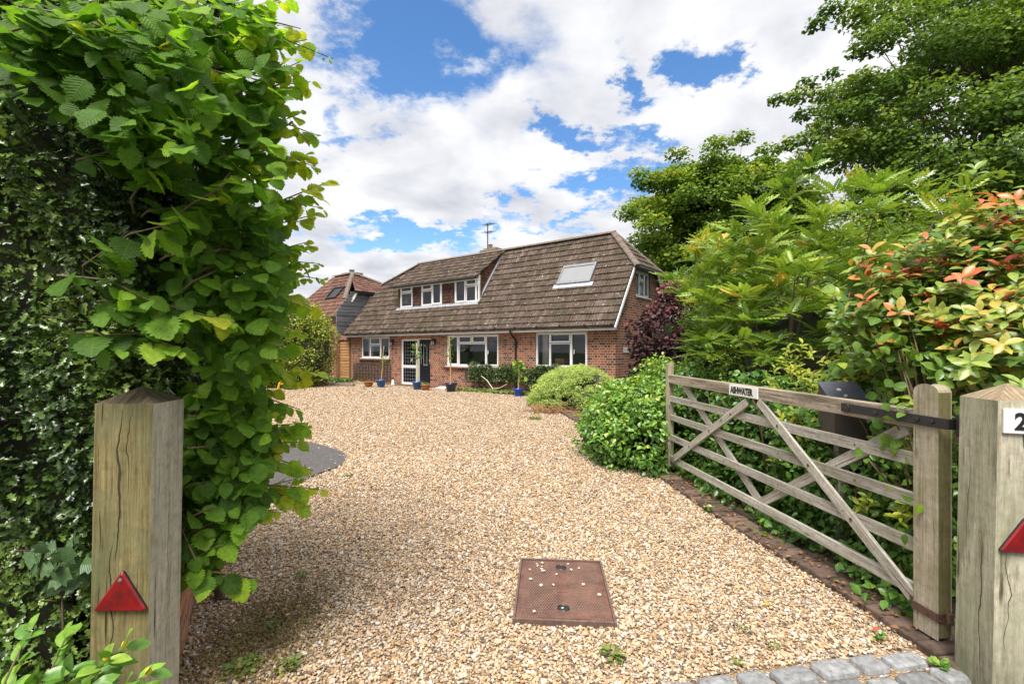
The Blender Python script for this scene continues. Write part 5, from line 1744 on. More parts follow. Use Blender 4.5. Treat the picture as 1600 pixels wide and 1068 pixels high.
# --- hazel over the hedge and the drive
hz_b = (-2.0, 2.75, 0)
hz = empty('hazel_bush', hz_b, 0, 'hazel bush with large toothed leaves arching over the left gate post', 'bush')
ends = [((150, 95), 1.75, (300, 70), 1.75), ((205, 310), 1.80, (290, 180), 1.70), ((290, 185), 1.9, (420, 18), 2.0), ((300, 20), 2.0, (520, 92), 2.2),
        ((255, 355), 1.75, (350, 290), 1.8), ((340, 295), 1.85, (440, 200), 2.1), ((310, 200), 1.9, (470, 96), 2.15), ((330, 250), 1.95, (468, 178), 2.2), ((330, 120), 2.0, (480, 62), 2.2),
        ((330, 300), 2.0, (485, 240), 2.25), ((350, 360), 2.0, (515, 283), 2.3), ((340, 350), 2.0, (500, 305), 2.3), ((330, 400), 2.0, (492, 335), 2.3), ((320, 420), 1.95, (480, 378), 2.3),
        ((300, 440), 1.9, (492, 385), 2.3), ((330, 470), 2.0, (455, 430), 2.3), ((335, 455), 2.1, (505, 437), 2.4), ((320, 500), 2.0, (470, 462), 2.4), ((330, 520), 2.1, (440, 498), 2.4),
        ((320, 550), 2.1, (470, 545), 2.4), ((330, 580), 2.1, (495, 582), 2.4), ((330, 590), 2.1, (440, 562), 2.3), ((310, 610), 2.1, (430, 610), 2.4), ((300, 640), 2.1, (400, 640), 2.3),
        ((310, 690), 2.2, (480, 660), 2.5), ((320, 720), 2.2, (470, 690), 2.5), ((310, 740), 2.2, (440, 705), 2.4), ((310, 770), 2.2, (508, 765), 2.5), ((310, 800), 2.2, (470, 745), 2.5),
        ((300, 830), 2.1, (440, 795), 2.3), ((300, 850), 2.1, (380, 825), 2.2), ((295, 880), 2.05, (350, 850), 2.1), ((290, 890), 2.05, (395, 905), 2.2), ((285, 830), 2.05, (330, 915), 2.05),
        ((130, 415), 1.72, (285, 345), 1.72), ((90, 430), 1.72, (235, 470), 1.72), ((150, 480), 1.75, (280, 500), 1.8), ((160, 470), 1.78, (370, 505), 1.85), ((150, 525), 1.75, (290, 550), 1.8),
        ((120, 520), 1.72, (190, 545), 1.72), ((-20, 60), 1.5, (130, 30), 1.55), ((-20, 150), 1.55, (110, 150), 1.6), ((30, 10), 1.6, (200, 60), 1.65), ((60, 90), 1.65, (200, 170), 1.65),
        ((100, 10), 1.7, (260, 10), 1.7), ((200, 20), 1.8, (340, -10), 1.85), ((150, 190), 1.75, (270, 230), 1.75), ((120, 250), 1.75, (240, 270), 1.72), ((220, 110), 1.8, (370, 120), 1.85),
        ((240, 240), 1.85, (400, 260), 1.95), ((250, 60), 1.8, (400, 60), 1.95), ((230, 330), 1.85, (400, 330), 2.0), ((260, 400), 1.85, (420, 400), 2.1), ((340, 40), 2.0, (455, -5), 2.1), ((300, 650), 2.1, (440, 650), 2.35), ((290, 760), 2.1, (400, 760), 2.3),
        ((295, 700), 2.1, (390, 720), 2.3), ((290, 810), 2.05, (370, 790), 2.15), ((210, 180), 1.8, (330, 210), 1.85), ((10, 100), 1.6, (90, 60), 1.6), ((310, 540), 2.1, (400, 520), 2.3), ((340, 430), 2.1, (430, 460), 2.35),
        ((380, 330), 2.2, (505, 325), 2.4), ((390, 250), 2.2, (495, 262), 2.35), ((390, 150), 2.1, (485, 128), 2.25), ((380, 420), 2.2, (500, 412), 2.4), ((380, 470), 2.2, (490, 480), 2.45), ((380, 520), 2.2, (475, 520), 2.45), ((360, 580), 2.2, (478, 600), 2.45), ((370, 640), 2.25, (470, 640), 2.5), ((370, 670), 2.25, (478, 676), 2.5), ((360, 720), 2.25, (490, 735), 2.5), ((370, 760), 2.25, (480, 790), 2.45), ((390, 60), 2.1, (470, 45), 2.2), ((400, 200), 2.15, (490, 210), 2.3)]
tw = MB(162)
LP, LA, LN, LS, LR = [], [], [], [], []
Z3 = np.array([0, 0, 1.0])
hub = np.array(hz_b)
for i, ((x0, y0), d0, (x1, y1), d1) in enumerate(ends):
    a = PX(x0, y0, d0); b = PX(x1, y1, d1)
    mid = (a + b) / 2 + np.array([0, 0, .03]) + rg.normal(0, .012, 3)
    root = a + (a - mid) * .25 + np.array([0, .05, 0])
    tw.tube([root, a, mid, b], [.0045, .0045, .0036, .0018], 6)
    L = np.linalg.norm(b - a)
    nl = max(5, int(L / .0205))
    d = nrmz(b - a)
    side = nrmz(np.cross(d, Z3))
    for j in range(nl):
        t = (j + rg.uniform(-.3, .3) + .6) / nl
        t = min(max(t, -.08), 1)
        base = (1 - t) ** 2 * a + 2 * t * (1 - t) * mid + t * t * b
        sg = 1 if j % 2 else -1
        lat = nrmz(d * rg.uniform(.25, .8) + side * sg * rg.uniform(.5, 1.0) - Z3 * rg.uniform(.1, .75) + rg.normal(0, .2, 3))
        up = nrmz(np.array([rg.uniform(-.3, .45), rg.uniform(-.85, .15), rg.uniform(.6, 1.0)]) + rg.normal(0, .22, 3))
        s = rg.uniform(.036, .106) * (1.0 if t < .75 else (1.0 - .75 * (t - .75) / .25 * .55)) * (1.15 if d0 < 1.85 else 1)
        if i == 3 and t > .62: s *= .40
        LP.append(base + lat * .012); LA.append(lat); LN.append(up); LS.append(s)
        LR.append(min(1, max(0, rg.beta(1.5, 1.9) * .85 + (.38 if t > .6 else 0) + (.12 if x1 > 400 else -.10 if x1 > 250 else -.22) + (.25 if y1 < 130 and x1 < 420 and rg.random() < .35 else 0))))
# fill between the shoots
polys = [([(0, 0), (300, 0), (340, 180), (270, 250), (200, 230), (60, 160), (0, 130)], 1.5, 1.9, 480), ([(250, 0), (400, 0), (440, 120), (430, 330), (330, 350), (240, 250)], 1.85, 2.35, 640),
         ([(250, 330), (430, 330), (440, 460), (400, 600), (330, 620), (300, 520), (230, 400)], 1.95, 2.4, 680), ([(285, 600), (400, 600), (420, 700), (400, 800), (340, 860), (285, 900)], 2.12, 2.5, 640)]
def inpoly(p, P):
    c = False; n_ = len(P)
    for i in range(n_):
        (xa, ya), (xb, yb5) = P[i], P[i - 1]
        if (ya > p[1]) != (yb5 > p[1]) and p[0] < (xb - xa) * (p[1] - ya) / (yb5 - ya) + xa: c = not c
    return c
for P_, da, db, cnt in polys:
    xs = [p[0] for p in P_]; ys = [p[1] for p in P_]; k = 0
    while k < cnt:
        q = (rg.uniform(min(xs), max(xs)), rg.uniform(min(ys), max(ys)))
        if not inpoly(q, P_): continue
        k += 1
        LP.append(PX(q[0], q[1], rg.uniform(da, db)))
        LA.append(nrmz(np.array([rg.uniform(-.2, 1), rg.uniform(-.8, .2), rg.uniform(-.8, .1)])))
        LN.append(nrmz(np.array([rg.uniform(-.3, .4), rg.uniform(-1, 0), rg.uniform(.4, 1)]) + rg.normal(0, .25, 3)))
        LS.append(rg.uniform(.055, .095)); LR.append(rg.beta(1.6, 2.3) * (.85 if q[0] > 250 else .5))
f = Fol()
LP, LA, LN, LS, LR = map(np.array, (LP, LA, LN, LS, LR))
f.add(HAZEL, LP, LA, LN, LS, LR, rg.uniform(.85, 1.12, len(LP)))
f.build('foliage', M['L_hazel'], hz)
for i in range(9):
    a = hub + np.array([rg.uniform(-.3, .3), rg.uniform(-.3, .3), 0]); b = PX(rg.uniform(260, 360), rg.uniform(-60, 400), rg.uniform(2.35, 2.7))
    tw.tube([a, a * .5 + b * .5 + np.array([-.1, .1, .2]), b], [.024, .018, .008], 7)
mbw(tw, 'branches', M['hazeltwig'], hz)

# ivy leaves and yellow budded plant at the foot of the left post
iv = empty('ivy_plant', (-1.72, 1.72, 0), 0, 'grey green ivy sprig on the holly beside the left post', 'ivy')
n = 26
pos = np.array([PX(rg.uniform(55, 132), rg.uniform(845, 915), rg.uniform(1.76, 1.84)) for _ in range(n)])
f = Fol(); f.add(MAPLE, pos, nrmz(rg.normal(size=(n, 3)) * [1, .3, .6] - [0, 0, .5]), nrmz(np.array([0, -.9, .5]) + rg.normal(size=(n, 3)) * .25), rg.uniform(.045, .07, n), rg.random(n), np.full(n, 1.25))
f.build('foliage', M['L_ivy'], iv)
m = MB(163)
m.tube([(-1.72, 1.86, 0), (-1.70, 1.82, .4), PX(95, 880, 1.83)], [.006, .005, .003], 5); mbw(m, 'stem', M['twig'], iv)
hy = empty('budding_shrub', (-1.50, 1.52, 0), 0, 'low plant with paired leaves and yellow buds below the red triangle', 'plant')
f = Fol(); m = MB(164); bds = []
P3, A3, N3, S3, R3 = [], [], [], [], []
for (x1, y1, d1, nb2) in ((232, 1052, 1.40, 1), (195, 1010, 1.46, 1), (165, 1032, 1.42, 1), (100, 1000, 1.58, 0), (45, 985, 1.62, 0), (140, 1075, 1.36, 0), (215, 1085, 1.36, 0), (60, 1060, 1.48, 0), (110, 1050, 1.45, 0)):
    a = np.array([-1.50 + rg.uniform(-.1, .1), 1.52 + rg.uniform(-.05, .05), 0.0]); b = PX(x1, y1, d1)
    mid = a * .4 + b * .6 + np.array([-.04, 0, .09])
    m.tube([a, mid, b], [.005, .004, .002], 5)
    d = nrmz(b - mid)
    for j in range(9):
        t = .35 + .65 * j / 8
        base = (1 - t) ** 2 * a + 2 * t * (1 - t) * mid + t * t * b
        sd = nrmz(np.cross(d, Z3)) if j % 2 else nrmz(np.cross(d, Z3)) * .3 + Z3 * .5
        for sg in (-1, 1):
            P3.append(base); A3.append(nrmz(d * .5 + sd * sg + np.array([0, 0, .15]))); N3.append(nrmz(np.array([0, -.45, .9]) + rg.normal(0, .2, 3))); S3.append(rg.uniform(.055, .085)); R3.append(rg.uniform(.3, .9))
    if nb2:
        bd = MB(165); bds.append(bd); bd.lathe(b + np.array([0, 0, .006]), [(0, -.012), (.008, -.006), (.0095, .002), (.006, .010), (0, .014)], 10)
f.add(leaf_tpl(5, lambda t: .27 * math.sin(math.pi * t) ** .75, .25, .2), np.array(P3), np.array(A3), np.array(N3), np.array(S3), np.array(R3))
f.build('foliage', M['L_ever'], hy); mbw(m, 'stem', M['hazeltwig'], hy); [mbw(q_, 'flower_bud', M['bud'], hy) for q_ in bds]

# --- climber under the windows
pa_, pb3 = FP(735, 573, .15), FP(885, 598, .15)
cw0 = HW(((pa_[0] + pb3[0]) / 2, .1, 0))
cl = empty('wall_climber', cw0, 0, 'dark ivy-like climber spread over the trellis below the wide windows', 'climber')
n = 9000
u = rg.random(n); zt = rg.uniform(.28, 1.0, n) ** .8
top = .95 + .08 * np.sin(u * 19) + .05 * np.sin(u * 41)
loc = np.stack([pa_[0] + (pb3[0] + .6 - pa_[0]) * u, .22 - rg.random(n) * .34 * (.6 + .4 * np.sin(u * 23)), zt * top], 1)
wp = np.array([HW(q) for q in loc])
ax, nr = orient(rg, np.tile(np.array([-.5, -.65, .2]), (n, 1)), .5, .5, .55, .3, .6)
f = Fol(); f.add(OVAL2, wp, ax, nr, .07 * rg.uniform(.6, 1.2, n), rg.random(n)); f.build('foliage', M['L_dark'], cl)
m = MB(166)
q0 = HW((FP(752, 592, -.1)[0], -.1, .55)); q1 = HW((FP(770, 610, -.35)[0], -.35, .14)); q2 = HW((FP(792, 606, -.25)[0], -.25, .32))
m.tube([q0, q0 * .6 + q1 * .4 + np.array([.05, 0, .02]), q1, q1 * .5 + q2 * .5 + np.array([0, 0, -.05]), q2], [.013, .015, .016, .014, .009], 8)
mbw(m, 'bare_branch', M['palestem'], cl)
m = MB(167)
for i in range(10):
    x = pa_[0] + (pb3[0] - pa_[0]) * rg.random()
    m.tube([HW((x, .2, 0)), HW((x + rg.uniform(-.2, .2), .12, .5)), HW((x + rg.uniform(-.4, .4), .15, .9))], [.014, .01, .005], 5)
mbw(m, 'stem', M['twig'], cl)

# --- mound, purple bush, bright evergreen
shrub('mounded_shrub', (1.72, 12.6, 0), 'low grey green dome shaped shrub in front of the right window', M['L_hebe'], (1.72, 12.75, .06), (1.28, 1.05, 1.02), 60000, 420, .10, .036, OVAL2, .7, -.02, corek=.82, stems=0, clumpvar=.35, shell=(.90, .97), inner=.5, rnd_up=.3)
shrub('purple_bush', (3.75, 13.1, 0), 'dark purple leaved bush in front of the brick gable', M['L_smoke'], (4.22, 13.0, 1.62), (1.08, 1.0, 1.60), 8000, 80, .26, .085, ROUND, .5, -.9, stems=18, rnd_up=.4, corek=.35)
shrub('bright_evergreen', (1.85, 6.7, 0), 'bright green bushy evergreen spilling onto the gravel left of the gate', M['L_ever'], (1.92, 6.75, .34), (.95, 1.25, .74), 26000, 330, .17, .062, OVAL, .55, -.55, keep=lambda p: ~(((p[:, 1] - 2.395) * gy[1] + (p[:, 0] - 2.122) * gy[0] < 3.46) & ((p[:, 0] - 2.122) * gx[0] + (p[:, 1] - 2.395) * gx[1] > -.06)), corek=.48, stems=8, clumpvar=.35, shell=(.72, .98))
shrub('tall_evergreen', (2.35, 8.0, 0), 'taller bright evergreen behind the gate end post', M['L_ever'], (2.45, 7.4, .60), (1.0, 1.1, .74), 15000, 220, .18, .062, OVAL, .55, -.5, corek=.48, stems=8, clumpvar=.45)

# --- pinnate leaved shrub
lf = leaf_tpl(3, lambda t: .22 * math.sin(math.pi * t) ** .7, .3, .15, .12)
items = []
npair = 7
for i in range(npair):
    t = .18 + .80 * i / npair
    s_ = .26 * (1 - .35 * abs(t - .5))
    for sg in (-1, 1):
        an = sg * R(62 - 20 * t)
        c_, s2 = math.cos(an), math.sin(an)
        items.append((lf, np.array([[c_, s2, 0], [-s2, c_, 0], [0, 0, 1]]) * s_, (0, t, -.22 * t * t + .02)))
items.append((lf, np.eye(3) * .24, (0, .98, -.22)))
FROND = merge_tpl(items)
ma = empty('pinnate_shrub', (3.6, 6.2, 0), 0, 'big shrub with long pinnate leaves rising behind the gate', 'shrub')
tips = []
for i in range(420):
    d = rdir(rg, 1)[0]
    if d[2] < -.35: continue
    rr = rg.uniform(.55, 1.0)
    p = np.array([3.85, 6.6, 1.75]) + d * rr * np.array([1.75, 1.4, 1.45])
    if p[0] / p[1] < .385: continue
    tips.append(p)
# upright shoots that break the outline
for (px, py, d_) in ((1105, 400, 6.2), (1090, 440, 6.3), (1170, 345, 6.0), (1240, 290, 6.2), (1330, 300, 5.6), (1400, 285, 5.6), (1460, 300, 5.8), (1360, 330, 5.2), (1290, 350, 5.2), (1140, 380, 5.8), (1200, 350, 5.4), (1480, 330, 5.4), (1100, 470, 5.8), (1170, 480, 5.2), (1230, 430, 5.0), (1290, 480, 5.0), (1120, 540, 5.6), (1190, 550, 5.0)):
    for _ in range(4): tips.append(PX(px, py, d_) + rg.normal(0, .12, 3))
f = Fol(); m = MB(168); Pp, Aa, Nn, Ss, Rr = [], [], [], [], []
ctr3 = np.array([3.6, 6.3, 1.2])
for p in tips:
    o = nrmz(p - ctr3); k = rg.integers(7, 11); a0 = rg.uniform(0, 6.28); cr_ = rg.uniform(-.25, .25)
    for j in range(k):
        an = a0 + 2.4 * j; el = rg.uniform(-.15, .75)
        ax3 = nrmz(np.array([math.cos(an), math.sin(an), el]) + o * .45)
        Pp.append(p); Aa.append(ax3); Nn.append(nrmz(np.array([0, -.1, 1.0]) + rg.normal(0, .25, 3))); Ss.append(rg.uniform(.19, .33)); Rr.append(np.clip(rg.normal(.42, .2) + cr_ + .12 * o[2] + (.45 if rg.random() < .02 else 0), 0, 1))
f.add(FROND, np.array(Pp), np.array(Aa), np.array(Nn), np.array(Ss), np.array(Rr))
f.build('foliage', M['L_maho'], ma)
for i in range(13):
    p = tips[rg.integers(0, len(tips))]
    b = np.array([3.6 + rg.uniform(-.5, .5), 6.2 + rg.uniform(-.4, .4), 0])
    m.tube([b, b * .5 + p * .5 + np.array([0, 0, .15]), p], [.022, .016, .008], 6)
mbw(m, 'stem', M['twig'], ma)
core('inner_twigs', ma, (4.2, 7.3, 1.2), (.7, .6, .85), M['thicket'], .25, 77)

def clearbox(p, pad=0):
    X_ = 800 + FPX * p[:, 0] / p[:, 1]; Y_ = HOR - FPX * (p[:, 2] - CAM_H) / p[:, 1]
    return (X_ > 1278) & (X_ < 1364) & (Y_ > 578) & (Y_ < 700) & (p[:, 1] < 3.75)


# --- red tipped shrub at the right
def rosettes(P, n_leaf, size, upk, rndf, tpl, f, o_=None, spread=(.1, .9)):
    Pp, Aa, Nn, Ss, Rr = [], [], [], [], []
    for i, p in enumerate(P):
        k = rg.integers(n_leaf[0], n_leaf[1]); a0 = rg.uniform(0, 6.28); red = rndf(p)
        o = np.array([0, 0, 1.0]) if o_ is None else o_(p)
        o = nrmz(o + rg.normal(0, .25, 3)); t1 = nrmz(np.cross(o, [.3, 1, .2])); t2 = np.cross(o, t1)
        for j in range(k):
            an = a0 + 2.4 * j; el = rg.uniform(*spread)
            ax3 = nrmz(t1 * math.cos(an) + t2 * math.sin(an) + o * el)
            nn = nrmz(o - ax3 * (o @ ax3) + rg.normal(0, .15, 3))
            Pp.append(p - o * .012 * j); Aa.append(ax3); Nn.append(nn); Ss.append(size * rg.uniform(.7, 1.2)); Rr.append(np.clip(red(j, k), 0, 1))
    f.add(tpl, np.array(Pp), np.array(Aa), np.array(Nn), np.array(Ss), np.array(Rr))


PHL = leaf_tpl(5, lambda t: .23 * math.sin(math.pi * t ** 1.15) ** .75, .35, .22, .03)
ph = empty('red_tipped_shrub', (3.35, 3.6, 0), 0, 'shrub with red and orange young leaves behind the right post', 'shrub')
P = []
while len(P) < 1000:
    d = rdir(rg, 1)[0]
    if d[2] < -.4: continue
    p = np.array([3.65, 3.75, 1.20]) + d * rg.uniform(.72, 1.0) * np.array([1.35, 1.05, 1.02])
    P.append(p)
for (px, py, d_, n_) in ((1600, 330, 3.1, 14), (1560, 350, 3.1, 14), (1500, 385, 3.1, 14), (1440, 440, 3.1, 12), (1400, 395, 3.3, 8), (1370, 430, 3.2, 12), (1330, 490, 3.2, 12), (1540, 430, 3.0, 14), (1590, 430, 2.9, 12), (1480, 470, 2.95, 14), (1540, 510, 2.9, 14), (1585, 560, 2.8, 12), (1430, 530, 3.0, 8), (1500, 570, 2.75, 10), (1280, 500, 3.6, 8), (1300, 540, 3.5, 8), (1600, 300, 3.2, 6)):
    for _ in range(n_): P.append(PX(px, py, d_) + rg.normal(0, .085, 3))
for (px, py, d_, n_) in ((1420, 420, 3.1, 20), (1460, 500, 2.9, 22), (1520, 460, 2.8, 24), (1570, 500, 2.7, 24), (1560, 400, 2.95, 22), (1600, 380, 2.9, 18), (1510, 560, 2.65, 16), (1600, 520, 2.6, 16), (1480, 420, 3.0, 18), (1360, 470, 3.2, 16), (1540, 350, 3.1, 12)):
    for _ in range(n_): P.append(PX(px, py, d_) + rg.normal(0, .11, 3))
c_ph = np.array([3.6, 3.8, .8])
def redf(p):
    y = rg.random() < (.08 + .24 * (p[2] > 1.55) + .10 * (p[2] > 2.0))
    b = rg.uniform(.70, 1.0) if y else rg.uniform(.16, .66)
    return lambda j, k: (b + rg.normal(0, .06)) if j < 4 or not y else rg.uniform(.2, .6)
P = np.array(P); P = P[~clearbox(P)]; P = P[800 + FPX * P[:, 0] / P[:, 1] > 1290 + 25 * np.sin(P[:, 2] * 9)]
f = Fol()
rosettes(np.array(P), (7, 12), .093, 0, redf, PHL, f, lambda p: nrmz(nrmz(p - c_ph) * .8 + np.array([0, -.1, .7])))
f.build('foliage', M['L_phot'], ph)
m = MB(169)
for i in range(60):
    p = P[rg.integers(0, len(P))]
    if p[1] < 3.2: continue
    b = np.array([3.5 + rg.uniform(-.3, .3), 3.7 + rg.uniform(-.3, .3), 0])
    m.tube([b, b * .4 + p * .6 + np.array([0, 0, .1]), p], [.022, .014, .005], 5)
mbw(m, 'stem', M['twig'], ph)
core('inner_twigs', ph, (4.05, 4.1, .95), (.85, .65, .72), M['thicket'], .2, 31)

# --- broad leaved shrub in front of it and growing through the gate
BL = leaf_tpl(10, lambda t: .36 * math.sin(math.pi * t ** .78) ** .8, .2, .22, .06, .012)
br_ = empty('broad_leaved_shrub', (2.75, 3.05, 0), 0, 'broad leaved green shrub leaning through the gate rails', 'shrub')
bp = []
for (px, py, d_, sp_, n_) in ((1380, 500, 3.05, .13, 52), (1430, 560, 2.85, .10, 50), (1350, 560, 3.05, .12, 55), (1400, 470, 3.1, .09, 24), (1310, 600, 3.2, .12, 40), (1390, 720, 2.62, .07, 16), (1340, 700, 2.75, .09, 26), (1400, 640, 2.66, .08, 26), (1395, 780, 2.55, .07, 22), (1410, 860, 2.5, .06, 14),
                              (1400, 920, 2.5, .05, 14), (1350, 640, 2.95, .12, 40), (1480, 640, 2.5, .05, 5), (1480, 760, 2.42, .02, 1), (1590, 490, 2.7, .05, 8)):
    for _ in range(n_): bp.append(PX(px, py, d_) + rg.normal(0, sp_, 3) * np.array([1, .7, 1]))
bp = np.array(bp); bp = bp[~clearbox(bp)]; bp = bp[(bp[:, 0] - 2.122) * gx[0] + (bp[:, 1] - 2.395) * gx[1] > -.03]
n = len(bp)
nr = nrmz(np.array([-.25, -.5, .8]) + rg.normal(size=(n, 3)) * .5); ax = nrmz(rg.normal(size=(n, 3)) * .8 + np.array([-.25, -.3, -.35]))
f = Fol(); f.add(BL, bp, ax, nr, rg.uniform(.045, .088, n), (rg.beta(2, 2, n)).clip(0, 1), rg.uniform(.8, 1.2, n)); f.build('foliage', M['L_broad'], br_)
m = MB(170)
for i in range(46):
    p = bp[rg.integers(0, n)]; b = np.array([2.75 + rg.uniform(-.2, .2), 3.05 + rg.uniform(-.2, .3), 0])
    if clearbox(np.array([b + (p - b) * w_ for w_ in np.linspace(.3, 1, 12)])).any(): continue
    m.tube([b, b * .5 + p * .5 + np.array([0.05, 0, .1]), p], [.012, .008, .003], 5)
mbw(m, 'stem', M['hazeltwig'], br_)

# --- lime green shoots behind the rails
go = empty('lime_shoot_shrub', (2.75, 3.9, 0), 0, 'yellow green whorled shrub around the post box behind the rails', 'shrub')
P = []
for (px, py, d_, n_, s_) in ((1250, 650, 4.0, 26, .10), (1265, 690, 3.9, 12, .08), (1270, 590, 4.0, 16, .10), (1330, 790, 2.95, 6, .05), (1390, 790, 2.7, 7, .05), (1210, 610, 4.3, 10, .09), (1250, 560, 4.1, 12, .10), (1380, 690, 2.7, 6, .04), (1290, 720, 3.4, 4, .05)):
    for _ in range(n_): P.append(PX(px, py, d_) + rg.normal(0, s_, 3))
P = np.array(P); P = P[~clearbox(P)]; P = P[(P[:, 0] - 2.122) * gx[0] + (P[:, 1] - 2.395) * gx[1] > .02]
f = Fol()
rosettes(P, (7, 11), .062, 0, lambda p: (lambda b: (lambda j, k: b + rg.normal(0, .12)))(rg.uniform(.2, .8)), LANCE, f, lambda p: np.array([-.4, -.4, .8]))
f.build('foliage', M['L_golden'], go)
m = MB(171)
for p in P[::4]:
    b = np.array([2.8 + rg.uniform(-.15, .3), p[1] + .2, 0]); m.tube([b, b * .5 + p * .5, p], [.01, .007, .003], 5)
mbw(m, 'stem', M['twig'], go)

# --- low undergrowth along the back of the gate
ug = empty('undergrowth_shrub', (2.6, 4.6, 0), 0, 'dark green leafy undergrowth directly behind the gate', 'shrub')
n = 13000
y = rg.uniform(2.6, 6.3, n); base_x = 2.122 - .0774 * (y - 2.395) + .15
lump = .10 * np.sin(y * 6) + .07 * np.sin(y * 13 + 1)
z = rg.uniform(0, 1, n) ** 1.1 * (1.15 + .12 * np.sin(y * 4.3))
x = base_x + .14 + lump * .6 + np.abs(rg.normal(0, .16, n)) + .28 * (z / 1.2) * rg.random(n)
low = z < .12
x = np.where(low, x - rg.uniform(0, .20, n) - .16 * (rg.random(n) < .35) * (.5 + .5 * np.sin(y * 7)), x)
pos = np.stack([x, y, z + .02], 1); pos = pos[~clearbox(pos)]; n = len(pos); y = pos[:, 1]
ax, nr = orient(rg, np.tile(np.array([-.8, -.45, .2]), (n, 1)), .65, .45, .5, .2, .6)
f = Fol(); f.add(OVAL, pos, ax, nr, .066 * rg.uniform(.6, 1.25, n), (rg.random(n) * .7 + .15 * np.sin(y * 5)).clip(0, 1)); f.build('foliage', M['L_ever'], ug)
m = MB(172)
for i in range(60):
    y0 = rg.uniform(2.8, 6.2); xx0 = 2.5 - .077 * (y0 - 2.4) + rg.uniform(0, .3)
    m.tube([(xx0, y0, 0), (xx0 + rg.uniform(-.15, .1), y0 + rg.uniform(-.1, .1), .5), (xx0 + rg.uniform(-.3, .2), y0 + rg.uniform(-.2, .2), 1.1)], [.012, .008, .003], 5)
mbw(m, 'stem', M['twig'], ug)
m = MB(173); m.box((3.05, 5.0, .5), (.5, 4.4, 1.0), Matrix.Rotation(R(4.4), 3, 'Z')); mbw(m, 'inner_twigs', M['thicket'], ug, False)

# --- trees
def tree(name, base, label, mat, c, rad, n, nclump, cr, size, tpl, flat, trunk_r, seed, extra=(), group=None, layers=True, mat_rnd=.3, zmin=-.6):
    q = np.random.default_rng(seed)
    e = empty(name, base, 0, label, 'tree', group)
    d = rdir(q, nclump * 4); d = d[d[:, 2] > zmin][:nclump]
    cc = np.array(c) + d * (q.uniform(.35, 1.0, (len(d), 1)) ** .6) * np.array(rad) * (1 + .12 * np.sin(d[:, 0:1] * 7 + 3 * d[:, 2:3] * 4))
    crs = cr * q.uniform(.55, 1.35, len(cc))
    wts = crs ** 2
    if len(extra):
        ex = np.array([x[:3] for x in extra]); cc = np.concatenate([cc, ex]); er = np.array([x[3] for x in extra]); crs = np.concatenate([crs, er]); wts = np.concatenate([wts, er ** 1.6 * .9])
    k = q.choice(len(cc), n, p=wts / wts.sum())
    u = rdir(q, n); loc = u * (q.random((n, 1)) ** .45) * crs[k][:, None]; loc[:, 2] *= flat
    loc[:, 2] -= .12 * (loc[:, 0] ** 2 + loc[:, 1] ** 2) / cr
    p = cc[k] + loc
    o = nrmz(u * .5 + nrmz(cc[k] - np.array(c)) * .6)
    ax, nr = orient(q, o, .8, .35, .45, .35, .6)
    cl = q.uniform(-.3, .3, len(cc))
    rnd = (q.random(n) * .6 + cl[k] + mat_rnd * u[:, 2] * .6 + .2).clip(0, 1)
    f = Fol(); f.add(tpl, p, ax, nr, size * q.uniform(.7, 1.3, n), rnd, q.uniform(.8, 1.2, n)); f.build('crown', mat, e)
    m = MB(seed)
    b = np.array(base); top = np.array(c) + np.array([0, 0, rad[2] * .55])
    tp = [b, b * .7 + top * .3 + q.normal(0, .1, 3), b * .4 + top * .6 + q.normal(0, .15, 3), top]
    m.tube(tp, [trunk_r, trunk_r * .8, trunk_r * .5, trunk_r * .12], 10)
    for i in range(len(cc)):
        t = q.uniform(.25, .9); s0 = b * (1 - t) + top * t
        mid = s0 * .5 + cc[i] * .5 + np.array([0, 0, .06 * np.linalg.norm(cc[i] - s0)])
        r0 = min(trunk_r * .28 * (1 - t * .6), crs[i] * .045)
        m.tube([s0, mid, cc[i]], [r0, r0 * .6, r0 * .2], 5)
    mbw(m, 'trunk', M['bark'], e)
    return e


SY = lambda px, py, d, r: (*PX(px, py, d), r)
tree('sycamore_tree', (11.2, 25.5, 0), 'spreading yellow green tree standing behind the house gable', M['L_syca'], (11.6, 25.5, 7.0), (5.4, 4.0, 5.0), 95000, 190, 1.0, .155, ROUND, .50, .35, 41,
     [SY(985, 330, 24, .8), SY(975, 400, 24, .8), SY(1000, 270, 24.5, .6), SY(1020, 345, 23, .9), SY(1060, 240, 25, .7), SY(1120, 225, 25, .9), SY(1160, 215, 25, .7), SY(1200, 235, 25, .7), SY(1000, 430, 23, .9), SY(1080, 300, 22.5, 1.0), SY(1100, 390, 22, 1.0), SY(1040, 440, 21.5, .9), SY(1150, 290, 22, 1.0), SY(1230, 270, 24, 1.0), SY(1190, 260, 24, .9), SY(1250, 300, 24, .9)])
rx = []
for (px, py, d_, r_) in ((1215, 155, 11, .22), (1235, 225, 11, .28), (1260, 215, 11, .3), (1295, 235, 11, .4), (1325, 215, 11, .45), (1255, 180, 11, .25), (1375, 190, 11, .45), (1300, 115, 11, .2), (1245, 150, 11, .30), (1260, 130, 11, .22), (1285, 145, 11, .35), (1310, 180, 11, .5), (1280, 200, 11, .3), (1340, 170, 11, .5), (1275, 40, 11.5, .25), (1300, 15, 11.5, .35), (1340, 20, 11.5, .5), (1345, 80, 11.5, .3), (1370, 60, 11, .6), (1400, 130, 11, .6), (1420, 30, 11, .7), (1350, 120, 11, .35),
                         (1480, 60, 10.5, .9), (1560, 60, 10.5, .9), (1460, 150, 10.5, .8), (1540, 170, 10, .9), (1390, 220, 11, .8), (1450, 250, 10.5, .9), (1520, 270, 10, .9), (1590, 230, 9.5, .8), (1330, 240, 11.5, .8), (1270, 250, 11.5, .5), (1590, 140, 10, .8), (1500, 10, 11, .9), (1590, 10, 11, .9)):
    rx.append(SY(px, py, d_, r_))
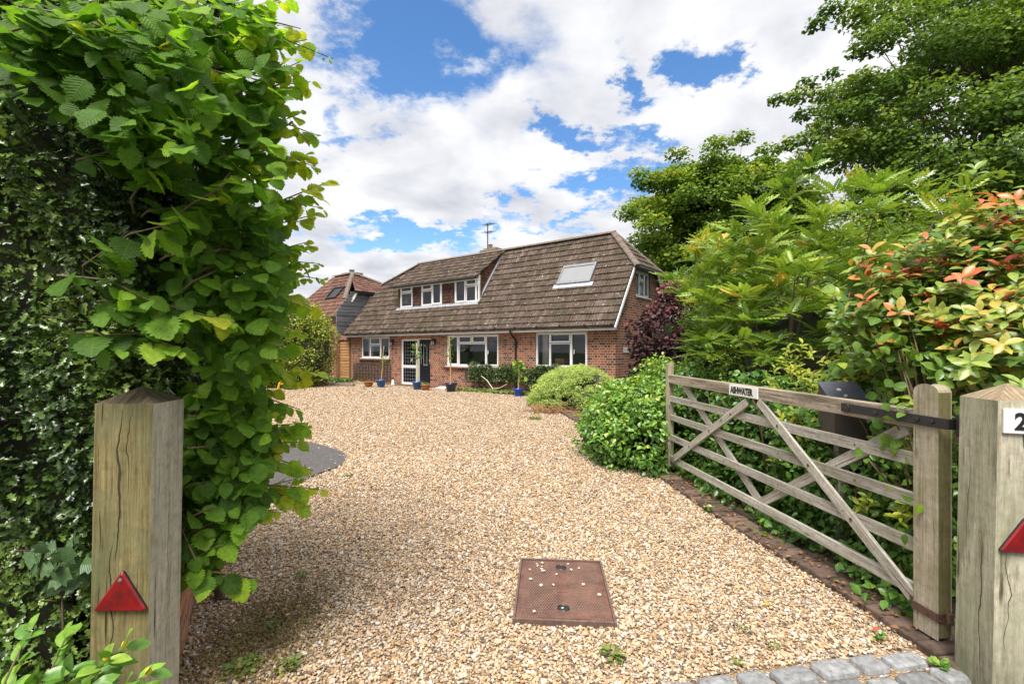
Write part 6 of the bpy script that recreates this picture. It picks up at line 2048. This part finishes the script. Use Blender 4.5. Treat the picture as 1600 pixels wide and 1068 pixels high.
tree('beech_tree', (11.5, 12.0, 0), 'tall dark green tree with drooping outer branches at the upper right', M['L_tree'], (13.0, 12.8, 6.6), (4.5, 3.6, 5.6), 125000, 120, .82, .085, ROUND, .55, .33, 43, rx)
shrub('dark_laurel', (6.4, 8.6, 0), 'dark evergreen thicket filling the gap below the tall tree', M['L_tree'], (7.0, 8.8, 1.9), (2.6, 1.6, 2.2), 24000, 160, .25, .11, OVAL2, .5, -.7, corek=.5, stems=6)
shrub('dark_laurel', (5.2, 12.4, 0), 'dark evergreen beside the gable behind the pinnate shrub', M['L_tree'], (5.6, 12.4, 1.9), (1.6, 1.4, 2.3), 18000, 140, .25, .11, OVAL2, .5, -.7, corek=.5, stems=6)

# --- unseen hedge added behind the camera, only to darken the window reflections
shrub('reflection_hedge', (0, -11, 0), 'unseen dark hedge added behind the camera for the window reflections', M['L_dark'], (-4, -12, 1.6), (24, 1.4, 2.9), 12000, 160, .10, .34, OVAL2, .5, -.6, corek=.9, stems=0, cat='hedge')

# --- dead fern heap, weeds, small things
fe_ = empty('dead_fern_heap', (.95, 10.9, 0), 0, 'heap of brown dead fronds lying at the edge of the gravel', 'dead plant')
n = 500; g = GD(862, 643)
pos = g + np.stack([rg.normal(0, .30, n), rg.normal(0, .25, n), np.abs(rg.normal(0, .07, n))], 1)
ax = nrmz(rg.normal(size=(n, 3)) * [1, 1, .35]); nr = nrmz(np.array([0, -.2, 1]) + rg.normal(size=(n, 3)) * .4)
f = Fol(); f.add(leaf_tpl(2, lambda t: .05, .2, .3), pos, ax, nr, rg.uniform(.15, .34, n), rg.random(n)); o = f.build('fronds', M['straw'], fe_)

def weed(g, r, n, mat, label, up=.35, cat='weed', tpl=LANCE, size=None, group='weeds in the gravel'):
    e = empty('weed', g, 0, label, cat, group)
    an = rg.uniform(0, 6.28, n); rr = r * rg.uniform(0, .55, n)
    pos = np.array(g) + np.stack([rr * np.cos(an), rr * np.sin(an), .012 + rg.uniform(0, .03, n)], 1)
    ax = nrmz(np.stack([np.cos(an), np.sin(an), np.full(n, up) * rg.uniform(.3, 1.6, n)], 1) + rg.normal(size=(n, 3)) * .25)
    nr = nrmz(np.array([0, 0, 1.0]) + rg.normal(size=(n, 3)) * .3)
    f = Fol(); f.add(tpl, pos, ax, nr, (size or r * .6) * rg.uniform(.5, 1.2, n), rg.random(n)); f.build('foliage', mat, e)
    return e


WV = leaf_tpl(5, lambda t: .20 * math.sin(math.pi * t) ** .6, .2, .2, .5)
weed(GD(957, 1030), .075, 34, M['L_weed'], 'rosette weed with toothed leaves in the gravel by the manhole', .25, 'weed', WV)
weed(GD(1152, 1042), .04, 22, M['L_weed'], 'small weed in the gravel at the edge of the setts', .5, 'weed', ROUND, .02)
weed(GD(1210, 1018), .04, 22, M['L_weed'], 'tiny yellowish weed in the gravel beyond the setts', .8, 'weed', LANCE, .028)
weed(GD(1375, 1003), .035, 18, M['L_ever'], 'small weed under the near end of the gate', .6, 'weed', ROUND, .025)
weed(GD(1160, 985), .03, 12, M['L_weed'], 'thin weed in the gravel in front of the gate', .5, 'weed', LANCE, .025)
weed(GD(380, 1050), .14, 90, M['L_weed'], 'patch of low weeds in the gravel by the left post', .4, 'weed', ROUND, .028)
weed(GD(450, 1045), .09, 60, M['L_weed'], 'spreading green weed in the gravel near the bottom left', .4, 'weed', ROUND, .026)
weed(GD(470, 905), .05, 26, M['L_weed'], 'small weed in the gravel beside the hazel', .6, 'weed', LANCE, .035)
weed(GD(425, 985), .05, 26, M['L_weed'], 'weed in mossy gravel below the hazel', .5, 'weed', ROUND, .022)
weed(GD(545, 745), .06, 20, M['L_weed'], 'small weed at the right edge of the tarmac patch', .4, 'weed', ROUND, .03)
weed(GD(1470, 1045), .05, 16, M['L_ever'], 'leafy weed growing between the setts at the right post', .8, 'weed', ROUND, .045)
weed(GD(1110, 800), .10, 50, M['L_ever'], 'green weed on the brick edging under the gate', .6, 'weed', ROUND, .035)
weed(GD(835, 655), .22, 60, M['L_weed'], 'yellow green weed at the gravel edge by the fern heap', .4, 'weed', LANCE, .08)
weed(GD(905, 652), .16, 60, M['L_golden'], 'lime green weed beside the mounded shrub', .6, 'weed', LANCE, .08)
# strip of weeds along the house
wb = empty('weed_strip', HW((-3.6, -.3, 0)), 0, None, None)
n = 2600
u = rg.uniform(-6.2, -1.2, n); lo = np.stack([u, -.15 - .38 * rg.random(n) + .1 * np.sin(u * 5), rg.uniform(.0, .06, n)], 1)
pos = np.array([HW(q) for q in lo]); ax = nrmz(rg.normal(size=(n, 3)) * [1, 1, .5] + [0, 0, .6]); nr = nrmz(np.array([0, -.4, .8]) + rg.normal(size=(n, 3)) * .4)
f = Fol(); f.add(LANCE, pos, ax, nr, rg.uniform(.05, .13, n), rg.random(n))
bpy.data.objects.remove(wb)
o = f.build('weed_strip', M['L_weed'], None); tag(o, 'strip of grassy weeds along the foot of the house wall', 'weeds', None, 'stuff')
n = 500
g0, g1 = HW((-14.6, -.5, 0)), HW((-13.2, -.2, 0))
t = rg.random(n)[:, None]; pos = g0 * (1 - t) + g1 * t + np.stack([rg.normal(0, .2, n), rg.normal(0, .2, n), rg.uniform(0, .1, n)], 1)
ax = nrmz(rg.normal(size=(n, 3)) * [1, 1, .5] + [0, 0, .7]); f = Fol(); f.add(OVAL2, pos, ax, nrmz(np.array([0, -.4, .8]) + rg.normal(size=(n, 3)) * .4), rg.uniform(.08, .18, n), rg.random(n) * .6)
o = f.build('ground_cover', M['L_ever'], None); tag(o, 'low green plants at the foot of the orange fence', 'ground cover', None, 'stuff')
# moss patch by the left post
n = 5200
pos = np.stack([rg.normal(-1.30, .15, n), rg.normal(2.55, .26, n), rg.uniform(.008, .030, n)], 1); pos = pos[pos[:, 0] > np.interp(pos[:, 1], [2.2, 3.0], [-1.55, -1.95])]; n = len(pos)
f = Fol(); f.add(OVAL2, pos, nrmz(rg.normal(size=(n, 3)) * [1, 1, .6] + [0, 0, .4]), nrmz(np.array([0, 0, 1]) + rg.normal(size=(n, 3)) * .5), rg.uniform(.008, .02, n), rg.random(n))
o = f.build('moss', M['L_moss'], None); tag(o, 'brown green moss on the gravel beside the left post', 'moss', None, 'stuff')
# fallen leaves on the brick edging
n = 260
y = rg.uniform(2.45, 5.8, n); x = np.interp(y, EY, EX) + rg.uniform(-.05, .30, n)
f = Fol(); f.add(OVAL2, np.stack([x, y, rg.uniform(.045, .06, n)], 1), nrmz(rg.normal(size=(n, 3)) * [1, 1, .15]), nrmz(np.array([0, 0, 1]) + rg.normal(size=(n, 3)) * .3), rg.uniform(.02, .05, n), rg.random(n))
o = f.build('leaf_litter', M['straw'], None); tag(o, 'brown fallen leaves along the brick edging', 'leaf litter', None, 'stuff')
g = GD(1363, 991)
f = Fol(); f.add(OVAL, np.array([g + [0, 0, .03]]), np.array([[1.0, -.3, .1]]), np.array([[-.1, -.5, .9]]), .045, .98); o = f.build('fallen_leaf', M['L_phot']); tag(o, 'single red fallen leaf on the gravel under the gate', 'leaf')
g = GD(1194, 951)
f = Fol(); f.add(OVAL, np.array([g + [0, 0, .03]]), np.array([[1.0, .2, .1]]), np.array([[-.1, -.5, .9]]), .045, .66); o = f.build('fallen_leaf', M['L_phot']); tag(o, 'single yellow fallen leaf in the gravel in front of the gate', 'leaf')
# twigs on the gravel at left
m = MB(180)
g = GD(360, 943); m.tube([g + [-.1, .02, .02], g + [0, 0, .03], g + [.12, .01, .015]], [.006, .006, .004], 6)
tag(m.build('fallen_twig', M['bark']), 'thin dark twig lying on the gravel right of the left post', 'twig')
m = MB(181)
g = GD(975, 897); m.tube([g + [-.03, .0, .02], g + [.05, -.01, .025]], [.004, .003], 6)
tag(m.build('fallen_twig', M['bark']), 'short twig in the gravel right of the manhole cover', 'twig')
# garden things half hidden by the hazel
g = GD(433, 612)
m = MB(182); m.beam(g + [0, 0, .0], g + [.10, .0, .34], .09, .05); m.beam(g + [.115, .02, .27], g + [.22, .03, .30], .05, .04)
tag(m.build('yellow_toy', M['yellow'], None, bevel=.01), 'yellow plastic garden toy behind the hazel leaves', 'toy')
g = GD(398, 612)
m = MB(183); m.lathe(g, [(0, 0), (.20, 0), (.26, .12), (.24, .2), (.20, .13), (0, .1)], 16)
tag(m.build('teal_tub', M['teal'], None, smooth=True), 'teal plastic tub behind the hazel leaves', 'tub')
g = GD(455, 609)
m = MB(184); m.tube([g + [-.26, 0, .04], g + [.0, -.02, .07], g + [.2, .02, .09], g + [.26, .0, .08]], [.02, .05, .06, .03], 8)
tag(m.build('black_pipe', M['black']), 'black pipe lying on the gravel before the golden bush', 'pipe')
g = GD(540, 603)
for k, (dx_, sz) in enumerate(((0, (.8, .14, .10)), (-.35, (.3, .2, .12)))):
    m = MB(185 + k); m.box((0, 0, sz[2] / 2), sz); o = m.build('stone_block', M['mortar'], None, bevel=.02); o.location = g + [dx_, .1 * k, 0]; o.rotation_euler = (0, 0, -.3 + k)
    tag(o, ['long grey stone block on the ground before the house corner', 'small squat stone beside the long grey block'][k], 'stone')
g = GD(614, 602)
m = MB(188); m.lathe((0, 0, 0), [(0, 0), (.09, 0), (.10, .05), (.06, .10), (.07, .16), (.045, .22), (0, .24)], 12); o = m.build('garden_ornament', M['slab'], None, smooth=True); o.location = g
tag(o, 'small pale garden ornament between the trellis and the door', 'ornament')
